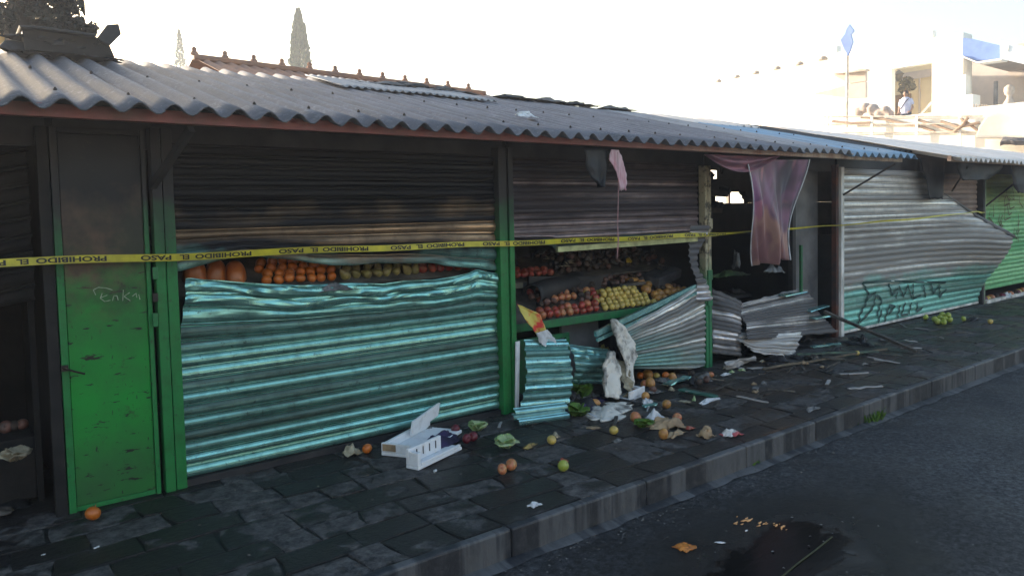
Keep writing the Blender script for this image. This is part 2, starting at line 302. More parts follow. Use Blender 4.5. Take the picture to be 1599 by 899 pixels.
# ------------------------------------------------------------------ object helpers
def tag(o, label=None, cat=None, group=None, kind=None):
    if label: o['label'] = label
    if cat: o['category'] = cat
    if group: o['group'] = group
    if kind: o['kind'] = kind
    return o
def thing(name, label, cat, loc, group=None):
    o = bpy.data.objects.new(name, None); C.objects.link(o); o.location = loc; o.empty_display_size = .1
    WL[o.name] = Vector(loc)
    return tag(o, label, cat, group)
WL = {}
class MB:
    def __init__(s): s.v = []; s.f = []; s.att = []
    def add(s, vs, fs, a=0.0):
        b = len(s.v); s.v += [tuple(q) for q in vs]; s.f += [tuple(i+b for i in f) for f in fs]; s.att += [a]*len(vs)
    def box(s, x0, x1, y0, y1, z0, z1):
        v = [(x, y, z) for x in (x0, x1) for y in (y0, y1) for z in (z0, z1)]
        s.add(v, [(0, 1, 3, 2), (4, 6, 7, 5), (0, 4, 5, 1), (2, 3, 7, 6), (0, 2, 6, 4), (1, 5, 7, 3)]); return s
    def obox(s, a, b, w, h, side=None, j=0):
        """bar from a to b, w wide, h high"""
        a, b = Vector(a), Vector(b); d = (b-a).normalized()
        sd = Vector(side) if side else d.cross(Vector((0, 0, 1)))
        if sd.length < .01: sd = Vector((1, 0, 0))
        sd = (sd - d*sd.dot(d)).normalized(); u = sd.cross(d).normalized()
        v = [p+sd*(w/2*i)+u*(h/2*k)+Vector([rnd.uniform(-j, j) for _ in range(3)]) for p in (a, b) for i in (-1, 1) for k in (-1, 1)]
        s.add(v, [(0, 1, 3, 2), (4, 6, 7, 5), (0, 4, 5, 1), (2, 3, 7, 6), (0, 2, 6, 4), (1, 5, 7, 3)]); return s
    def tube(s, pts, r, n=6):
        pts = [Vector(p) for p in pts]; rs = r if isinstance(r, (list, tuple)) else [r]*len(pts)
        vs = []
        for i, p in enumerate(pts):
            d = (pts[min(i+1, len(pts)-1)]-pts[max(i-1, 0)]).normalized()
            a = d.cross(Vector((.3, .2, 1))).normalized(); b = d.cross(a)
            for k in range(n):
                t = 2*math.pi*k/n; vs.append(p+(a*math.cos(t)+b*math.sin(t))*rs[i])
        fs = [(i*n+k, i*n+(k+1) % n, (i+1)*n+(k+1) % n, (i+1)*n+k) for i in range(len(pts)-1) for k in range(n)]
        fs += [tuple(range(n))[::-1], tuple((len(pts)-1)*n+k for k in range(n))]
        s.add(vs, fs); return s
    def grid(s, fn, nu, nv, skip=None):
        vs = [fn(i/nu, j/nv) for j in range(nv+1) for i in range(nu+1)]
        fs = [(j*(nu+1)+i, j*(nu+1)+i+1, (j+1)*(nu+1)+i+1, (j+1)*(nu+1)+i) for j in range(nv) for i in range(nu) if not (skip and skip((i+.5)/nu, (j+.5)/nv))]
        s.add(vs, fs); return s
    def prism(s, poly, y0, y1, axis='y'):
        n = len(poly)
        P = (lambda a, b, c: (a, c, b)) if axis == 'y' else (lambda a, b, c: (a, b, c)) if axis == 'z' else (lambda a, b, c: (c, a, b))
        vs = [P(a, b, y0) for a, b in poly]+[P(a, b, y1) for a, b in poly]
        s.add(vs, [tuple(range(n)), tuple(range(2*n-1, n-1, -1))]+[(i, i+n, (i+1) % n+n, (i+1) % n) for i in range(n)]); return s
    def build(s, name, mat, parent=None, smooth=False, thick=0, bevel=0, origin=None):
        me = bpy.data.meshes.new(name)
        if parent is not None: org = WL[parent.name]
        else:
            if origin is None:
                xs, ys, zs = zip(*s.v); org = Vector(((min(xs)+max(xs))/2, (min(ys)+max(ys))/2, min(zs)))
            else: org = Vector(origin)
        me.from_pydata([tuple(Vector(v)-org) for v in s.v], [], s.f)
        if any(s.att):
            at = me.attributes.new('tone', 'FLOAT', 'POINT'); at.data.foreach_set('value', s.att)
        mm = M[mat] if isinstance(mat, str) else mat
        me.materials.append(mm)
        if smooth: me.polygons.foreach_set('use_smooth', [True]*len(me.polygons))
        o = bpy.data.objects.new(name, me); C.objects.link(o)
        if parent is not None: o.parent = parent; WL[o.name] = org
        else: o.location = org; WL[o.name] = org
        if thick:
            md = o.modifiers.new('t', 'SOLIDIFY'); md.thickness = thick; md.offset = 0
        if bevel:
            md = o.modifiers.new('b', 'BEVEL'); md.width = bevel; md.segments = 2; md.limit_method = 'ANGLE'
        return o
def struct(mb, name, mat, **k):
    return tag(mb.build(name, mat, **k), kind='structure')
def copy_tree(o, parent=None):
    c = o.copy(); C.objects.link(c); c.parent = parent; WL[c.name] = WL.get(o.name, Vector())
    for ch in [x for x in SC.objects if x.parent == o]: copy_tree(ch, c)
    return c
def nz(*p): return mnoise.noise(Vector((tuple(p)+(0.0, 0.0))[:3]))

# ------------------------------------------------------------------ ground
mb = MB(); mb.add([(-400, -400, -.2), (400, -400, -.2), (400, 400, -.2), (-400, 400, -.2)], [(0, 1, 2, 3)]); struct(mb, 'ground', 'ground', origin=(0, 0, -.2))
mb = MB(); mb.grid(lambda u, v: (-60+160*u, -14+12.25*v, -.16), 4, 2); struct(mb, 'road', 'road', origin=(0, -8, -.16))
KY = -1.756
mb = MB()
x = -12.0
while x < 26:
    L = rnd.uniform(.85, 1.1)
    mb.box(x, x+L-.006, KY, KY+.06, -.158, .002+rnd.uniform(-.002, .003)); x += L
struct(mb, 'kerb', 'kerb', bevel=.012)
mb = MB(); x = -12
mb.grid(lambda u, v: (-12+38*u, KY-.07-.03*nz(u*160, 3)+(.075)*v, -.155+.012*v+.004*nz(u*300, v)), 380, 1)
struct(mb, 'gutter_edge', 'kerb')
mb = MB(); mb.box(-12, 26, KY+.061, 2.6, -.15, -.010); struct(mb, 'pavement_bed', 'joint')
mb = MB()
ys = [KY+.062]
while ys[-1] < -.05: ys.append(ys[-1]+rnd.uniform(.20, .30))
ys[-1] = max(ys[-1], .06)
for r in range(len(ys)-1):
    x = -10+rnd.uniform(0, .4)
    y0, y1 = ys[r], ys[r+1]
    while x < 24:
        L = rnd.uniform(.20, .50); x1 = x+L; g = .004
        def cj(xx, yy, s): return (xx+.07*nz(xx*2.3, yy*2.3, 1.5)*s, yy+.07*nz(xx*1.1, yy*1.1, 7.5)*(1 if yy > KY+.1 else 0))
        tone = rnd.random()**1.6 + .001; h = rnd.uniform(-.002, .003); tx, ty = rnd.uniform(-.004, .004), rnd.uniform(-.005, .005)
        cx, cy = (x+x1)/2, (y0+y1)/2
        def pt(a, b, ins, z):
            px_, py_ = cj(a, b, 1)
            px_ += (cx-px_)*ins/max(.1, L)*2; py_ += (cy-py_)*ins/(y1-y0)*2
            return (px_, py_, z+h+(px_-cx)*tx+(py_-cy)*ty)
        ring = [(x+g, y0+g), ((x+x1)/2, y0+g), (x1-g, y0+g), (x1-g, (y0+y1)/2), (x1-g, y1-g), ((x+x1)/2, y1-g), (x+g, y1-g), (x+g, (y0+y1)/2)]
        jit = [(rnd.uniform(-.012, .012), rnd.uniform(-.010, .010)) for _ in ring]
        lv = []
        for ins, z in ((0, -.015), (.002, -.003), (.012, 0)):
            lv += [pt(a+q, b+w_, ins, z) for (a, b), (q, w_) in zip(ring, jit)]
        fs = [(k+8*l, (k+1) % 8+8*l, (k+1) % 8+8*(l+1), k+8*(l+1)) for l in (0, 1) for k in range(8)]+[tuple(range(16, 24))]
        mb.add(lv, fs, tone); x = x1
struct(mb, 'pavement', 'slab')
mb = MB(); mb.box(-12, 26, .08, 2.6, -.012, 0.0); struct(mb, 'stall_floor', 'floor_in')

# ------------------------------------------------------------------ corrugated shutters
PROF = [(0, 0), (.04, .007), (.14, .0125), (.32, .0165), (.50, .0160), (.66, .0115), (.77, .005), (.80, -.005), (.84, -.004), (.86, .003), (.94, .003)]
def slat_sheet(surf, ns, nc, depth=1.0, seed=0, jit=.0002, cut=None):
    """surf(u,v)->Vector, v=0 bottom, v=1 top; slats along u"""
    rr = random.Random(seed); rows = []; tone = []
    tl = [rr.gauss(0, 1) for _ in range(ns+1)]
    for i in range(ns):
        tn = rr.random()
        for k, (p, d) in enumerate(PROF):
            rows.append(((i+p)/ns, d*depth*(1+.22*tl[i]) + tl[i]*.0045*(p-.4))); tone.append(.001+min(1, max(0, tn+(-.3, .0, .05, .0, .1, .15, .25, -.6, -.6, .3, .2)[k])))
    rows.append((1.0, 0)); tone.append(.5)
    vs = []
    for v, d in rows:
        for j in range(nc+1):
            u = j/nc; e = .004
            p = surf(u, v); du = surf(min(1, u+e), v)-surf(max(0, u-e), v); dv = surf(u, min(1, v+e))-surf(u, max(0, v-e))
            n = du.cross(dv)
            n = n.normalized() if n.length > 1e-9 else Vector((0, -1, 0))
            vs.append(p+n*(d+jit*nz(u*nc*.16, v*ns*1.3, seed)))
    mb = MB(); nr = len(rows)
    mb.add(vs, [(j*(nc+1)+i, j*(nc+1)+i+1, (j+1)*(nc+1)+i+1, (j+1)*(nc+1)+i) for j in range(nr-1) for i in range(nc) if not (cut and cut((i+.5)/nc, rows[j][0]))])
    mb.att = [tone[j] for j in range(nr) for i in range(nc+1)]
    return mb
def lerp(a, b, t): return a+(b-a)*t
def interp(pts, x):
    if x <= pts[0][0]: return pts[0][1]
    for (a, b), (c, d) in zip(pts, pts[1:]):
        if x <= c: return b+(d-b)*(x-a)/(c-a)
    return pts[-1][1]
def sm(a, b, x):
    t = max(0, min(1, (x-a)/(b-a))); return t*t*(3-2*t)
def fr(x, y, z, s, seed=0, o=3):
    return mnoise.fractal(Vector((x*s+seed*7.3, y*s, z*s)), 1.0, 2.0, o)

XA, XB, XC, XD, XE = .98, 3.54, 6.10, 8.68, 13.0
Y0 = .035
# ---- a stall body: side walls, back wall, header, ceiling
def stall(label, x0, x1, backwall=True, cat='market stall', header=True, zt=2.285, hw=2.25):
    t = thing('market_stall', label, cat, ((x0+x1)/2, 0, 0), 'market stalls in one row')
    mb = MB(); mb.box(x0+.0, x0+.03, .1, 2.262, 0, hw); mb.build('side_wall', 'soot', t)
    if backwall: mb = MB(); mb.box(x0+.0, x1-.001, 2.27, 2.3, 0, 2.80); mb.build('back_wall', 'soot', t)
    if header: mb = MB(); mb.box(x0+.032, x1-.004, .06, .09, 2.02, zt); mb.build('header_panel', 'soot_panel', t)
    return t
def post(t, x0, x1, h=2.16, mat='green_post', yf=-.03, flanges=3, gap=.008):
    wd = (x1-x0-gap*(flanges-1))/flanges
    for i in range(flanges):
        a = x0+i*(wd+gap)
        mb = MB(); mb.box(a, a+wd, yf+(.006 if i % 2 else 0), .06, 0, h); mb.build('post', mat, t, bevel=.004)

# far left open stall
sA = stall('burnt out black stall standing open at the far left', -2.2, .485)
mb = MB(); mb.box(-2.28, -2.215, -.03, .05, 0, 2.12); mb.build('post', 'soot', sA, bevel=.004)
mb = MB(); mb.box(.43, .485, -.02, .05, 0, 2.12); mb.build('post', 'soot', sA, bevel=.004)
sZ = stall('closed stall beyond the left edge of the row', -8, -2.21)  # unseen, extends the row so its cast shadow reaches across the view
slat_sheet(lambda u, v: Vector((lerp(-7.9, -2.25, u), Y0, lerp(.04, 2.05, v))), 27, 30).build('rolling_shutter', 'shutter_teal', sZ)

# stall with the long torn shutter and green door
sB = stall('stall with green side door and a long torn teal shutter showing oranges and pears', .486, 3.598)
d = MB(); d.box(.530, .935, .0, .03, .03, 2.09)
do = d.build('door', 'door', sB, bevel=.004)
f = MB(); f.box(.492, .528, -.012, .04, 0, 2.12); f.box(.937, .962, -.012, .04, 0, 2.12); f.box(.529, .936, -.006, .04, 2.093, 2.12); f.box(.529, .936, .002, .04, 0.0, .028)
f.build('door_frame', 'green_post', sB, bevel=.003)
hb = MB(); hb.tube([pf(96, 574, -.03), pf(116, 580, -.035), pf(133, 584, -.03)], .006); hb.box(pf(96, 574).x-.004, pf(96, 574).x+.03, -.028, -.002, pf(96, 574).z-.02, pf(96, 574).z+.012)
hb.build('handle', 'iron', do)
# chalk scrawl "Enki"
def strokes(paths, w, surf, off=.003):
    mb = MB()
    for path in paths:
        P = []
        for (a, b), (c, e) in zip(path, path[1:]):
            n = 6
            for i in range(n): P.append((lerp(a, c, i/n), lerp(b, e, i/n)))
        P.append(path[-1])
        vs = []
        for i, (a, b) in enumerate(P):
            q = P[min(i+1, len(P)-1)]; p0 = P[max(i-1, 0)]; dx, dy = q[0]-p0[0], q[1]-p0[1]; L = math.hypot(dx, dy) or 1
            nx, ny = -dy/L*w/2, dx/L*w/2
            vs += [surf(a+nx, b+ny, off), surf(a-nx, b-ny, off)]
        mb.add(vs, [(2*i, 2*i+1, 2*i+3, 2*i+2) for i in range(len(P)-1)])
    return mb
def wpath(pp, y=0):
    return [(pf(a, b, y).x, pf(a, b, y).z) for a, b in pp]
enk = [wpath(p) for p in ([(150, 461), (146, 453), (154, 449), (166, 450), (176, 453)], [(160, 458), (157, 466), (164, 471), (173, 469)], [(158, 465), (168, 461)], [(176, 470), (178, 462), (183, 462), (185, 469)],
                          [(192, 470), (193, 453)], [(203, 457), (194, 463), (204, 470)], [(207, 463), (213, 458), (214, 465)], [(217, 460), (219, 468)])]
strokes(enk, .0045, lambda a, b, o: Vector((a, -.0015-o*.3, b))).build('scrawl', 'chalk', do)
# post A
for (a, b, yy) in ((.985, 1.040, -.03), (1.045, 1.105, -.022)):
    mb = MB(); mb.box(a, b, yy, .05, 0, 2.14); mb.build('post', 'green_post', sB, bevel=.004)
for pz, hh in ((427, .07), (500, .08), (465, .05)):
    c = pf(243, pz, -.05); mb = MB(); mb.box(c.x-.012, c.x+.016, -.045, -.031, c.z-hh/2, c.z+hh/2); mb.build('latch_plate', 'green_frame' if pz != 465 else 'iron', sB, bevel=.002)
gu = [(pf(a, b).x, pf(a, b).z) for a, b in ((262, 425), (285, 423), (345, 408), (387, 402), (440, 404), (492, 412), (520, 413), (600, 412), (681, 412), (744, 420), (780, 424))]
gl = [(pf(a, b).x, pf(a, b).z) for a, b in ((262, 440), (285, 436), (345, 438), (408, 443), (461, 445), (545, 441), (594, 443), (626, 438), (678, 436), (731, 427), (744, 422), (780, 428))]
xs0, xs1 = 1.108, 3.475
def up1(u, v):
    x = lerp(xs0, xs1, u); ze = interp(gu, x); z = lerp(1.29, 2.06, v)+(ze-1.29)*(1-sm(0, .33, v))
    e = (1-v)**6
    k = sm(.22, 0, v)
    z += k*.020*fr(x*1.1, 0, v*9, 1.6, 3)
    y = Y0-.05*e*math.sin(math.pi*min(1, max(0, u)))**.5 + k*.022*fr(x, 0, z*3, 1.5, 5)+.0015*fr(x, 0, z, .6, 2, 1)
    return Vector((x, y, z))
up1_s = slat_sheet(up1, 12, 110, seed=3, depth=1.15)
up1_s.build('rolling_shutter', 'shutter_teal', sB)
def lo1(u, v):
    x = lerp(xs0, xs1, u); zt = interp(gl, x); zb = .045
    k = sm(.70, .97, v)
    lf = sm(.55, 0, u)
    z = lerp(zb, 1.17, v)+(zt-1.17)*sm(.62, 1, v)
    z += k*.024*fr(x*1.2, 0, v*6, 1.3, 8)*(1 if v < .995 else .3)
    y = Y0-.075*k*math.sin(math.pi*min(.98, u+.02))**.4 + k*.034*(abs(fr(x*1.3, 0, z*7, 1.5, 4, 2))-.25)+lf*k*.010*fr(x*4, 0, z*12, 1, 3, 2)+.0015*fr(x, 0, z, .6, 9, 1)
    if u < .06: x += .045*k*(1-u/.06)
    return Vector((x, y, z))
slat_sheet(lo1, 15, 130, seed=9, depth=1.15).build('rolling_shutter', 'shutter_teal', sB)
mb = MB(); mb.box(xs0, xs1, .0, .05, .0, .04); mb.build('bottom_bar', 'soot_panel', sB)
# post B
for (a, b, yy) in ((3.482, 3.532, -.03), (3.540, 3.572, -.016), (3.580, 3.628, -.03)):
    mb = MB(); mb.box(a, b, yy, .05, 0, 2.12); mb.build('post', 'green_post', sB, bevel=.004)

# ---- stall with the fruit display
sC = stall('stall with its shutter ripped open over a green framed fruit display', 3.6, 6.129)
xc0, xc1 = 3.645, 6.00
ce = [(pf(a, b).x, pf(a, b).z) for a, b in ((806, 380), (866, 384), (872, 392), (960, 386), (1085, 374), (1100, 372))]
def up2(u, v):
    x = lerp(xc0, xc1, u); ze = interp(ce, x); z = lerp(1.25, 2.05, v)+(ze-1.25)*(1-sm(0, .25, v))
    y = Y0+.0015*fr(x, 0, z, .8, 12, 1)+sm(.3, 0, v)*.015*fr(x, 0, z, 3, 14)
    return Vector((x, y, z))
slat_sheet(up2, 14, 60, seed=21, depth=.9).build('rolling_shutter', 'shutter_teal2', sC)
a, b = pf(870, 389, .0), pf(1088, 373, .0)
mb = MB(); mb.obox(a+Vector((0, .0, -.005)), b+Vector((0, .0, -.005)), .03, .045, side=(0, 1, 0)); mb.build('bottom_bar', simple('pale_bottom_bar', (.45, .48, .25), (.2, .22, .12), 9, .4, .4), sC)
# twisted strip at right
def strip(u, v):
    x = lerp(5.86, 6.03, u)+.03*math.sin(v*9)+(-.06)*math.sin(v*3.1); z = lerp(pf(1088, 470).z, pf(1090, 352).z, v)
    return Vector((x, -.02-.05*math.sin(v*5+u*2)-.03*u, z))
slat_sheet(strip, 13, 8, seed=2, depth=1.0, jit=.006).build('shutter_strip', 'ashsheet', sC)
# fanned lower right shutter
q = [pf(978, 576, -.10), pf(1100, 578, -.02), pf(1100, 436, -.0), pf(975, 512, -.12)]
def fan(u, v):
    a = q[0].lerp(q[1], u); b = q[3].lerp(q[2], u)
    p = a.lerp(b, v)
    p.y += -.05*math.sin(u*3)*v+.02*fr(p.x, 0, p.z, 3, 6)*(.3+u*(1-u)*3); p.z = max(.03, p.z)
    return p
slat_sheet(fan, 16, 46, seed=31, depth=1.0, jit=.003).build('shutter_flap', 'shutter_fan', sC)
a, b = pf(930, 522, -.13), pf(1086, 448, -.05)
mb = MB(); mb.obox(a, b, .03, .05, side=(0, 1, 0)); mb.obox(a+Vector((.0, -.02, -.05)), b+Vector((0, -.01, -.06)), .02, .03, side=(0, 1, 0)); mb.build('bent_rail', 'shutter_low', sC)
# left hanging pieces
q1 = [pf(812, 640, -.13), pf(888, 632, -.20), pf(884, 530, -.11), pf(818, 530, -.07)]
def hang1(u, v):
    p = q1[0].lerp(q1[1], u).lerp(q1[3].lerp(q1[2], u), v); p.y += .015*fr(p.x, 0, p.z, 4, 2)-.05*math.sin(v*math.pi); return p
slat_sheet(hang1, 8, 16, seed=40, depth=1.1, jit=.002).build('shutter_flap', 'shutter_low', sC)
for i, (y0_, y1_, dx) in enumerate(((648, 638, 0), (655, 645, -4), (662, 652, 3))):
    A, B = pg(806+dx, y0_+2, .02+.028*(2-i)), pg(887+dx, y1_+2, .02+.028*(2-i))
    A.y -= .01*i; mb = slat_sheet(lambda u, v, A=A, B=B: A.lerp(B, u)+Vector((0, .035*v, .004+.05*v*(1-i*.1))), 1, 10, seed=i, depth=1.0)
    mb.build('fallen_slat', 'shutter_low', sC, thick=.002)
q2 = [pf(893, 600, .05), pf(950, 600, -.02), pf(948, 545, -.02), pf(887, 538, .03)]
def hang2(u, v):
    p = q2[0].lerp(q2[1], u).lerp(q2[3].lerp(q2[2], u), v); p.y += .05*fr(p.x, 0, p.z, 5, 9)-.05*math.sin(v*math.pi); return p
slat_sheet(hang2, 6, 16, seed=44, depth=1.0, jit=.006).build('shutter_flap', 'shutter_low', sC)
# post C (cream over green)
for (a, b) in ((6.045, 6.085), (6.095, 6.14)):
    mb = MB(); mb.box(a, b, -.03, .05, 0, 2.03); mb.build('post', 'cream_post', sC, bevel=.004)
for pz in (430, 350, 470):
    c = pf(1109, pz, -.05); mb = MB(); mb.box(c.x-.02, c.x+.05, -.048, -.031, c.z-.05, c.z+.05); mb.build('latch_plate', 'green_frame' if pz == 430 else 'cream_post', sC, bevel=.002)

# ---- open stall with curtain
sD = stall('gutted stall standing open with collapsed grey sheets inside', 6.13, 8.66, backwall=False, header=True)
hole = []
mb = MB()
# back wall in pieces round two real openings
hz = [pf(1124, 318, 2.2), pf(1170, 300, 2.2)]; hz2 = [pf(1106, 279, 2.2), pf(1128, 266, 2.2)]
hx0, hx1, h0, h1 = hz[0].x, hz[1].x, hz[0].z, hz[1].z
kx0, kx1, k0, k1 = hz2[0].x, hz2[1].x, hz2[0].z, hz2[1].z
mb.box(6.13, 6.9+6.1, 2.27, 2.3, 0, h0)
mb.box(hx1, 6.9+6.1, 2.27, 2.3, h0+.001, 2.77); mb.box(6.13, hx0, 2.27, 2.3, h0+.001, k0)
mb.box(hx0+.001, hx1-.001, 2.27, 2.3, h1, k0); mb.box(6.13, kx0, 2.27, 2.3, k0+.001, 2.77); mb.box(kx1, hx1-.001, 2.27, 2.3, k0+.001, 2.77)
mb.box(kx0+.001, kx1-.001, 2.27, 2.3, k1, 2.77)
mb.build('back_wall', 'soot_panel', sD)
p0, p1 = pf(1258, 400, .28), pf(1300, 400, .12)
mb = MB(); mb.box(8.05, 8.62, .25, .28, 0.02, 2.1); mb.build('door_panel', 'grey_panel', sD, bevel=.004)
mb = MB(); mb.box(7.98, 8.045, .2, .26, 0, 2.1); mb.build('post', 'soot_panel', sD)
mb = MB(); mb.box(8.60, 8.655, .0, .06, 0, 2.1); mb.build('post', simple('rust_red_post', (.12, .04, .025), (.04, .03, .03), 6, .6, obj=False), sD)
a, b = pf(1249, 383, .19), pf(1249, 500, .19)
mb = MB(); mb.box(a.x-.012, a.x+.02, .16, .19, .2, a.z); mb.build('door_edge', 'green_frame', sD)
# bits in the open stall
for i in range(5):
    z = 1.9-.28*i; mb = MB(); mb.obox((6.2, 1.4+.15*i, z), (8.5, 1.5+.1*i, z-.1+.05*(i % 2)), .05, .07, j=.01); mb.build('charred_shelf', 'wood_char', sD)
mb = MB(); mb.box(6.2, 7.95, .75, 1.4, .50, .54); mb.build('counter', 'soot_panel', sD)
post(sD, 8.665, 8.735, 2.07, 'white_post', -.03, 1)

# ---- stall with ash grey bulged shutter
sE = stall('stall behind the ash grey shutter that bulges out of its frame', 8.70, 12.96, backwall=False, hw=1.25)
xe0, xe1 = 8.745, 12.93
lip = pf(1550, 376, -.45)
topE = [(pf(a, b).x, pf(a, b).z) for a, b in ((1315, 250), (1440, 250), (1470, 305), (1492, 335), (1520, 360), (1540, 372))]
LX = interp([(0, 0)], 0)
def zcut(x): return interp([(xe0, 2.2), (10.7, 2.2), (11.2, 1.90), (11.8, 1.62), (12.3, 1.36), (12.93, 1.14)], x)
def she(u, v):
    # right edge bulge
    x = lerp(xe0, xe1, u); zt = interp([(xe0, 2.06), (10.9, 2.02), (11.5, 1.75), (12.0, 1.50), (12.5, 1.22), (12.93, 1.16)], x)
    z = lerp(.05, 2.06, v)
    zz = (z-.05)/1.1
    b = sm(.45, 1, u)*sm(0, 1, zz)*(1 if zz < 1 else max(.2, 1-(zz-1)*1.3))
    y = Y0-.50*b+.016*fr(x, 0, z, .45, 5, 1)*sm(.2, .7, u)+.006*fr(x, 0, z, 2, 5)*sm(.3, 1, u)
    x -= .10*b + .55*sm(.5, 1, u)*(1-sm(0, .8, zz))*0
    z -= .06*b*sm(.7, 1, u)
    return Vector((x, y, z))
eS = slat_sheet(she, 25, 90, seed=50, depth=.9, jit=.001, cut=lambda u, v: lerp(.05, 2.06, v) > zcut(lerp(xe0, xe1, u))+.03*nz(u*60, v*3, 5))
eO = eS.build('rolling_shutter', 'shutter_ash', sE)
slat_sheet(lambda u, v: Vector((lerp(10.7, 12.94, u), Y0+.03, lerp(.9, 2.05, v))), 15, 20, seed=51).build('rolling_shutter', simple('brown_scorched_shutter', (.34, .26, .22), (.16, .12, .11), 2, .55, .3, obj=False), sE)
A = [she(t, (zcut(lerp(xe0, xe1, t))-.05)/2.01)+Vector((0, -.02, .0)) for t in (.66, .74, .82, .90, .96, 1.0)]
mb = MB(); mb.tube(A, [.006, .012, .02, .03, .032, .022], 6); mb.build('bent_edge', 'grey_panel', sE)
mb = MB(); mb.obox(she(0, 0)+Vector((0, 0, -.015)), she(1, 0)+Vector((0, 0, -.015)), .03, .03, side=(0, 1, 0)); mb.build('bottom_bar', 'white_post', sE)
mb = MB(); mb.box(12.965, 13.03, -.03, .06, 0, 2.0); mb.build('post', 'soot_panel', sE, bevel=.004)
mb = MB(); mb.box(13.035, 13.075, -.03, .06, 0, 2.0); mb.build('post', simple('grey_green_post', (.25, .33, .22), (.15, .17, .13), 6, .6, obj=False), sE, bevel=.004)
# graffiti on ash shutter, follows the slats
def on_she(a, b, off):
    u = (a-xe0)/(xe1-xe0); zt = 2.06
    v = (b-.05)/2.01
    p = she(min(1, max(0, u)), min(1, max(0, v))); ph = (v*25) % 1
    dd = interp(PROF+[(1, 0)], ph)*.9
    return Vector((p.x, p.y-dd-.009, p.z))
G1 = [[(1362, 443), (1368, 455), (1372, 462), (1366, 478), (1358, 492), (1356, 508)], [(1366, 470), (1376, 462), (1382, 458), (1380, 478), (1372, 490), (1358, 505)], [(1384, 462), (1392, 470), (1384, 495)], [(1362, 443), (1400, 440), (1440, 441), (1485, 442)],
      [(1402, 444), (1408, 462), (1416, 452), (1414, 468)], [(1418, 448), (1426, 465), (1432, 446), (1438, 466)], [(1440, 444), (1441, 468), (1452, 462)], [(1456, 446), (1460, 466)], [(1466, 443), (1470, 460), (1478, 446), (1480, 465), (1488, 452)],
      [(1392, 486), (1386, 506)], [(1404, 478), (1398, 496), (1396, 506)], [(1404, 478), (1412, 480), (1402, 492)], [(1420, 478), (1416, 498)], [(1428, 474), (1422, 494), (1432, 492)], [(1438, 474), (1434, 492)], [(1448, 474), (1446, 488), (1456, 482)]]
strokes([[(pf(a, b, -.1).x, pf(a, b, -.1).z) for a, b in p] for p in G1], .035, on_she).build('graffiti', 'spray', eO)

# ---- bright green graffiti stall
sF = stall('bright green shuttered stall at the right end of the photo', 13.04, 17.5)
def shf(u, v): return Vector((lerp(13.09, 17.4, u), Y0, lerp(.20, 2.06, v)))
fO = slat_sheet(shf, 26, 24, seed=61, depth=.9).build('rolling_shutter', 'shutter_green', sF)
mb = MB(); mb.box(13.09, 17.4, -.05, .0, .0, .05); mb.build('threshold', 'white_post', sF)
G2 = []
rg = random.Random(4)
for i in range(26):
    x = 13.25+rg.random()*2.6; z = rg.uniform(1.05, 1.9)
    G2.append([(x, z), (x+rg.uniform(-.1, .1), z-.1), (x+rg.uniform(-.1, .15), z-.2), (x+rg.uniform(-.05, .25), z-.16)])
strokes(G2, .02, lambda a, b, o: Vector((a, Y0-.022, b))).build('graffiti', 'spray_brown', fO)
sG = stall('closed stall beyond the green one out of the frame', 17.51, 24)
slat_sheet(lambda u, v: Vector((lerp(17.6, 23.9, u), Y0, lerp(.05, 2.06, v))), 26, 10).build('rolling_shutter', 'shutter_green', sG)

# ------------------------------------------------------------------ roof
def roof_z(y, x=0): return 2.162+(y+.6)*.268-.006*max(0, x-3)*(y+.6)/2.6
WV = .165
def roof_sheet(x0, x1, y0, y1, dz=0, amp=.027, mat='roof', parent=None, wv=WV, seed=0, sag=.012):
    def fn(u, v):
        x = lerp(x0, x1, u); y = lerp(y0, y1, v)+ (.012*nz(x*2.1, seed, 4) if v in (0, 1) else 0)
        return Vector((x, y, roof_z(y, x)+dz+amp*math.cos(2*math.pi*x/wv)+sag*fr(x, y, 0, .9, seed)))
    n = max(6, int((x1-x0)/wv*8)); mb = MB(); mb.grid(fn, n, 12)
    return mb.build('roof_sheet', mat, parent, smooth=True, thick=.008)
R1 = thing('corrugated_roof', 'long grey corrugated roof over the burnt stalls with red edge beam', 'roof', (3, 1, 2.2))
xx = -8.0; k = 0; 
while xx < 9.2:
    wd = WV*6; x1 = min(xx+wd+.03, 9.34)
    mt = ('roof' if xx < 6.6 else ('roof_green' if k % 2 else 'roof'))
    if xx > 7.0: mt = 'roof_blue'
    roof_sheet(xx, x1, -.60-.01*(k % 3), 1.65 if mt == 'roof_blue' else 2.35, .0+.006*(k % 2), mat=mt, parent=R1, seed=k)
    if mt == 'roof_blue': roof_sheet(xx, x1, 1.5, 2.35, .014+.006*(k % 2), mat='roof_pale', parent=R1, seed=k+50)
    xx += wd; k += 1
roof_sheet(9.36, 10.6, .0, 2.35, 0, mat='soot_panel', parent=R1, seed=90)
roof_sheet(2.9, 4.6, 1.45, 2.3, .05, mat='roof_green', parent=R1, seed=70, wv=.076, amp=.009)
mb = MB(); mb.obox((-8, -.47, 2.143), (9.22, -.47, 2.143), .05, .066, side=(0, 1, 0)); mb.build('eave_beam', 'beam', R1, bevel=.004)
mb = MB()
for yy in (.7, 1.6, 2.25): mb.box(-8, 9.3, yy, yy+.05, roof_z(yy)-.13, roof_z(yy)-.08)
mb.build('purlin', 'soot', R1)
mb = MB(); mb.grid(lambda u, v: Vector((lerp(-8, 9.3, u), lerp(.06, 2.3, v), roof_z(lerp(.06, 2.3, v), lerp(-8, 9.3, u))-.05)), 4, 2); mb.build('roof_lining', 'soot', R1)
def brace(parent, a, b, r=.014, mat='iron'):
    mb = MB(); mb.obox(a, b, r*1.6, r*1.6); mb.build('brace', mat, parent)
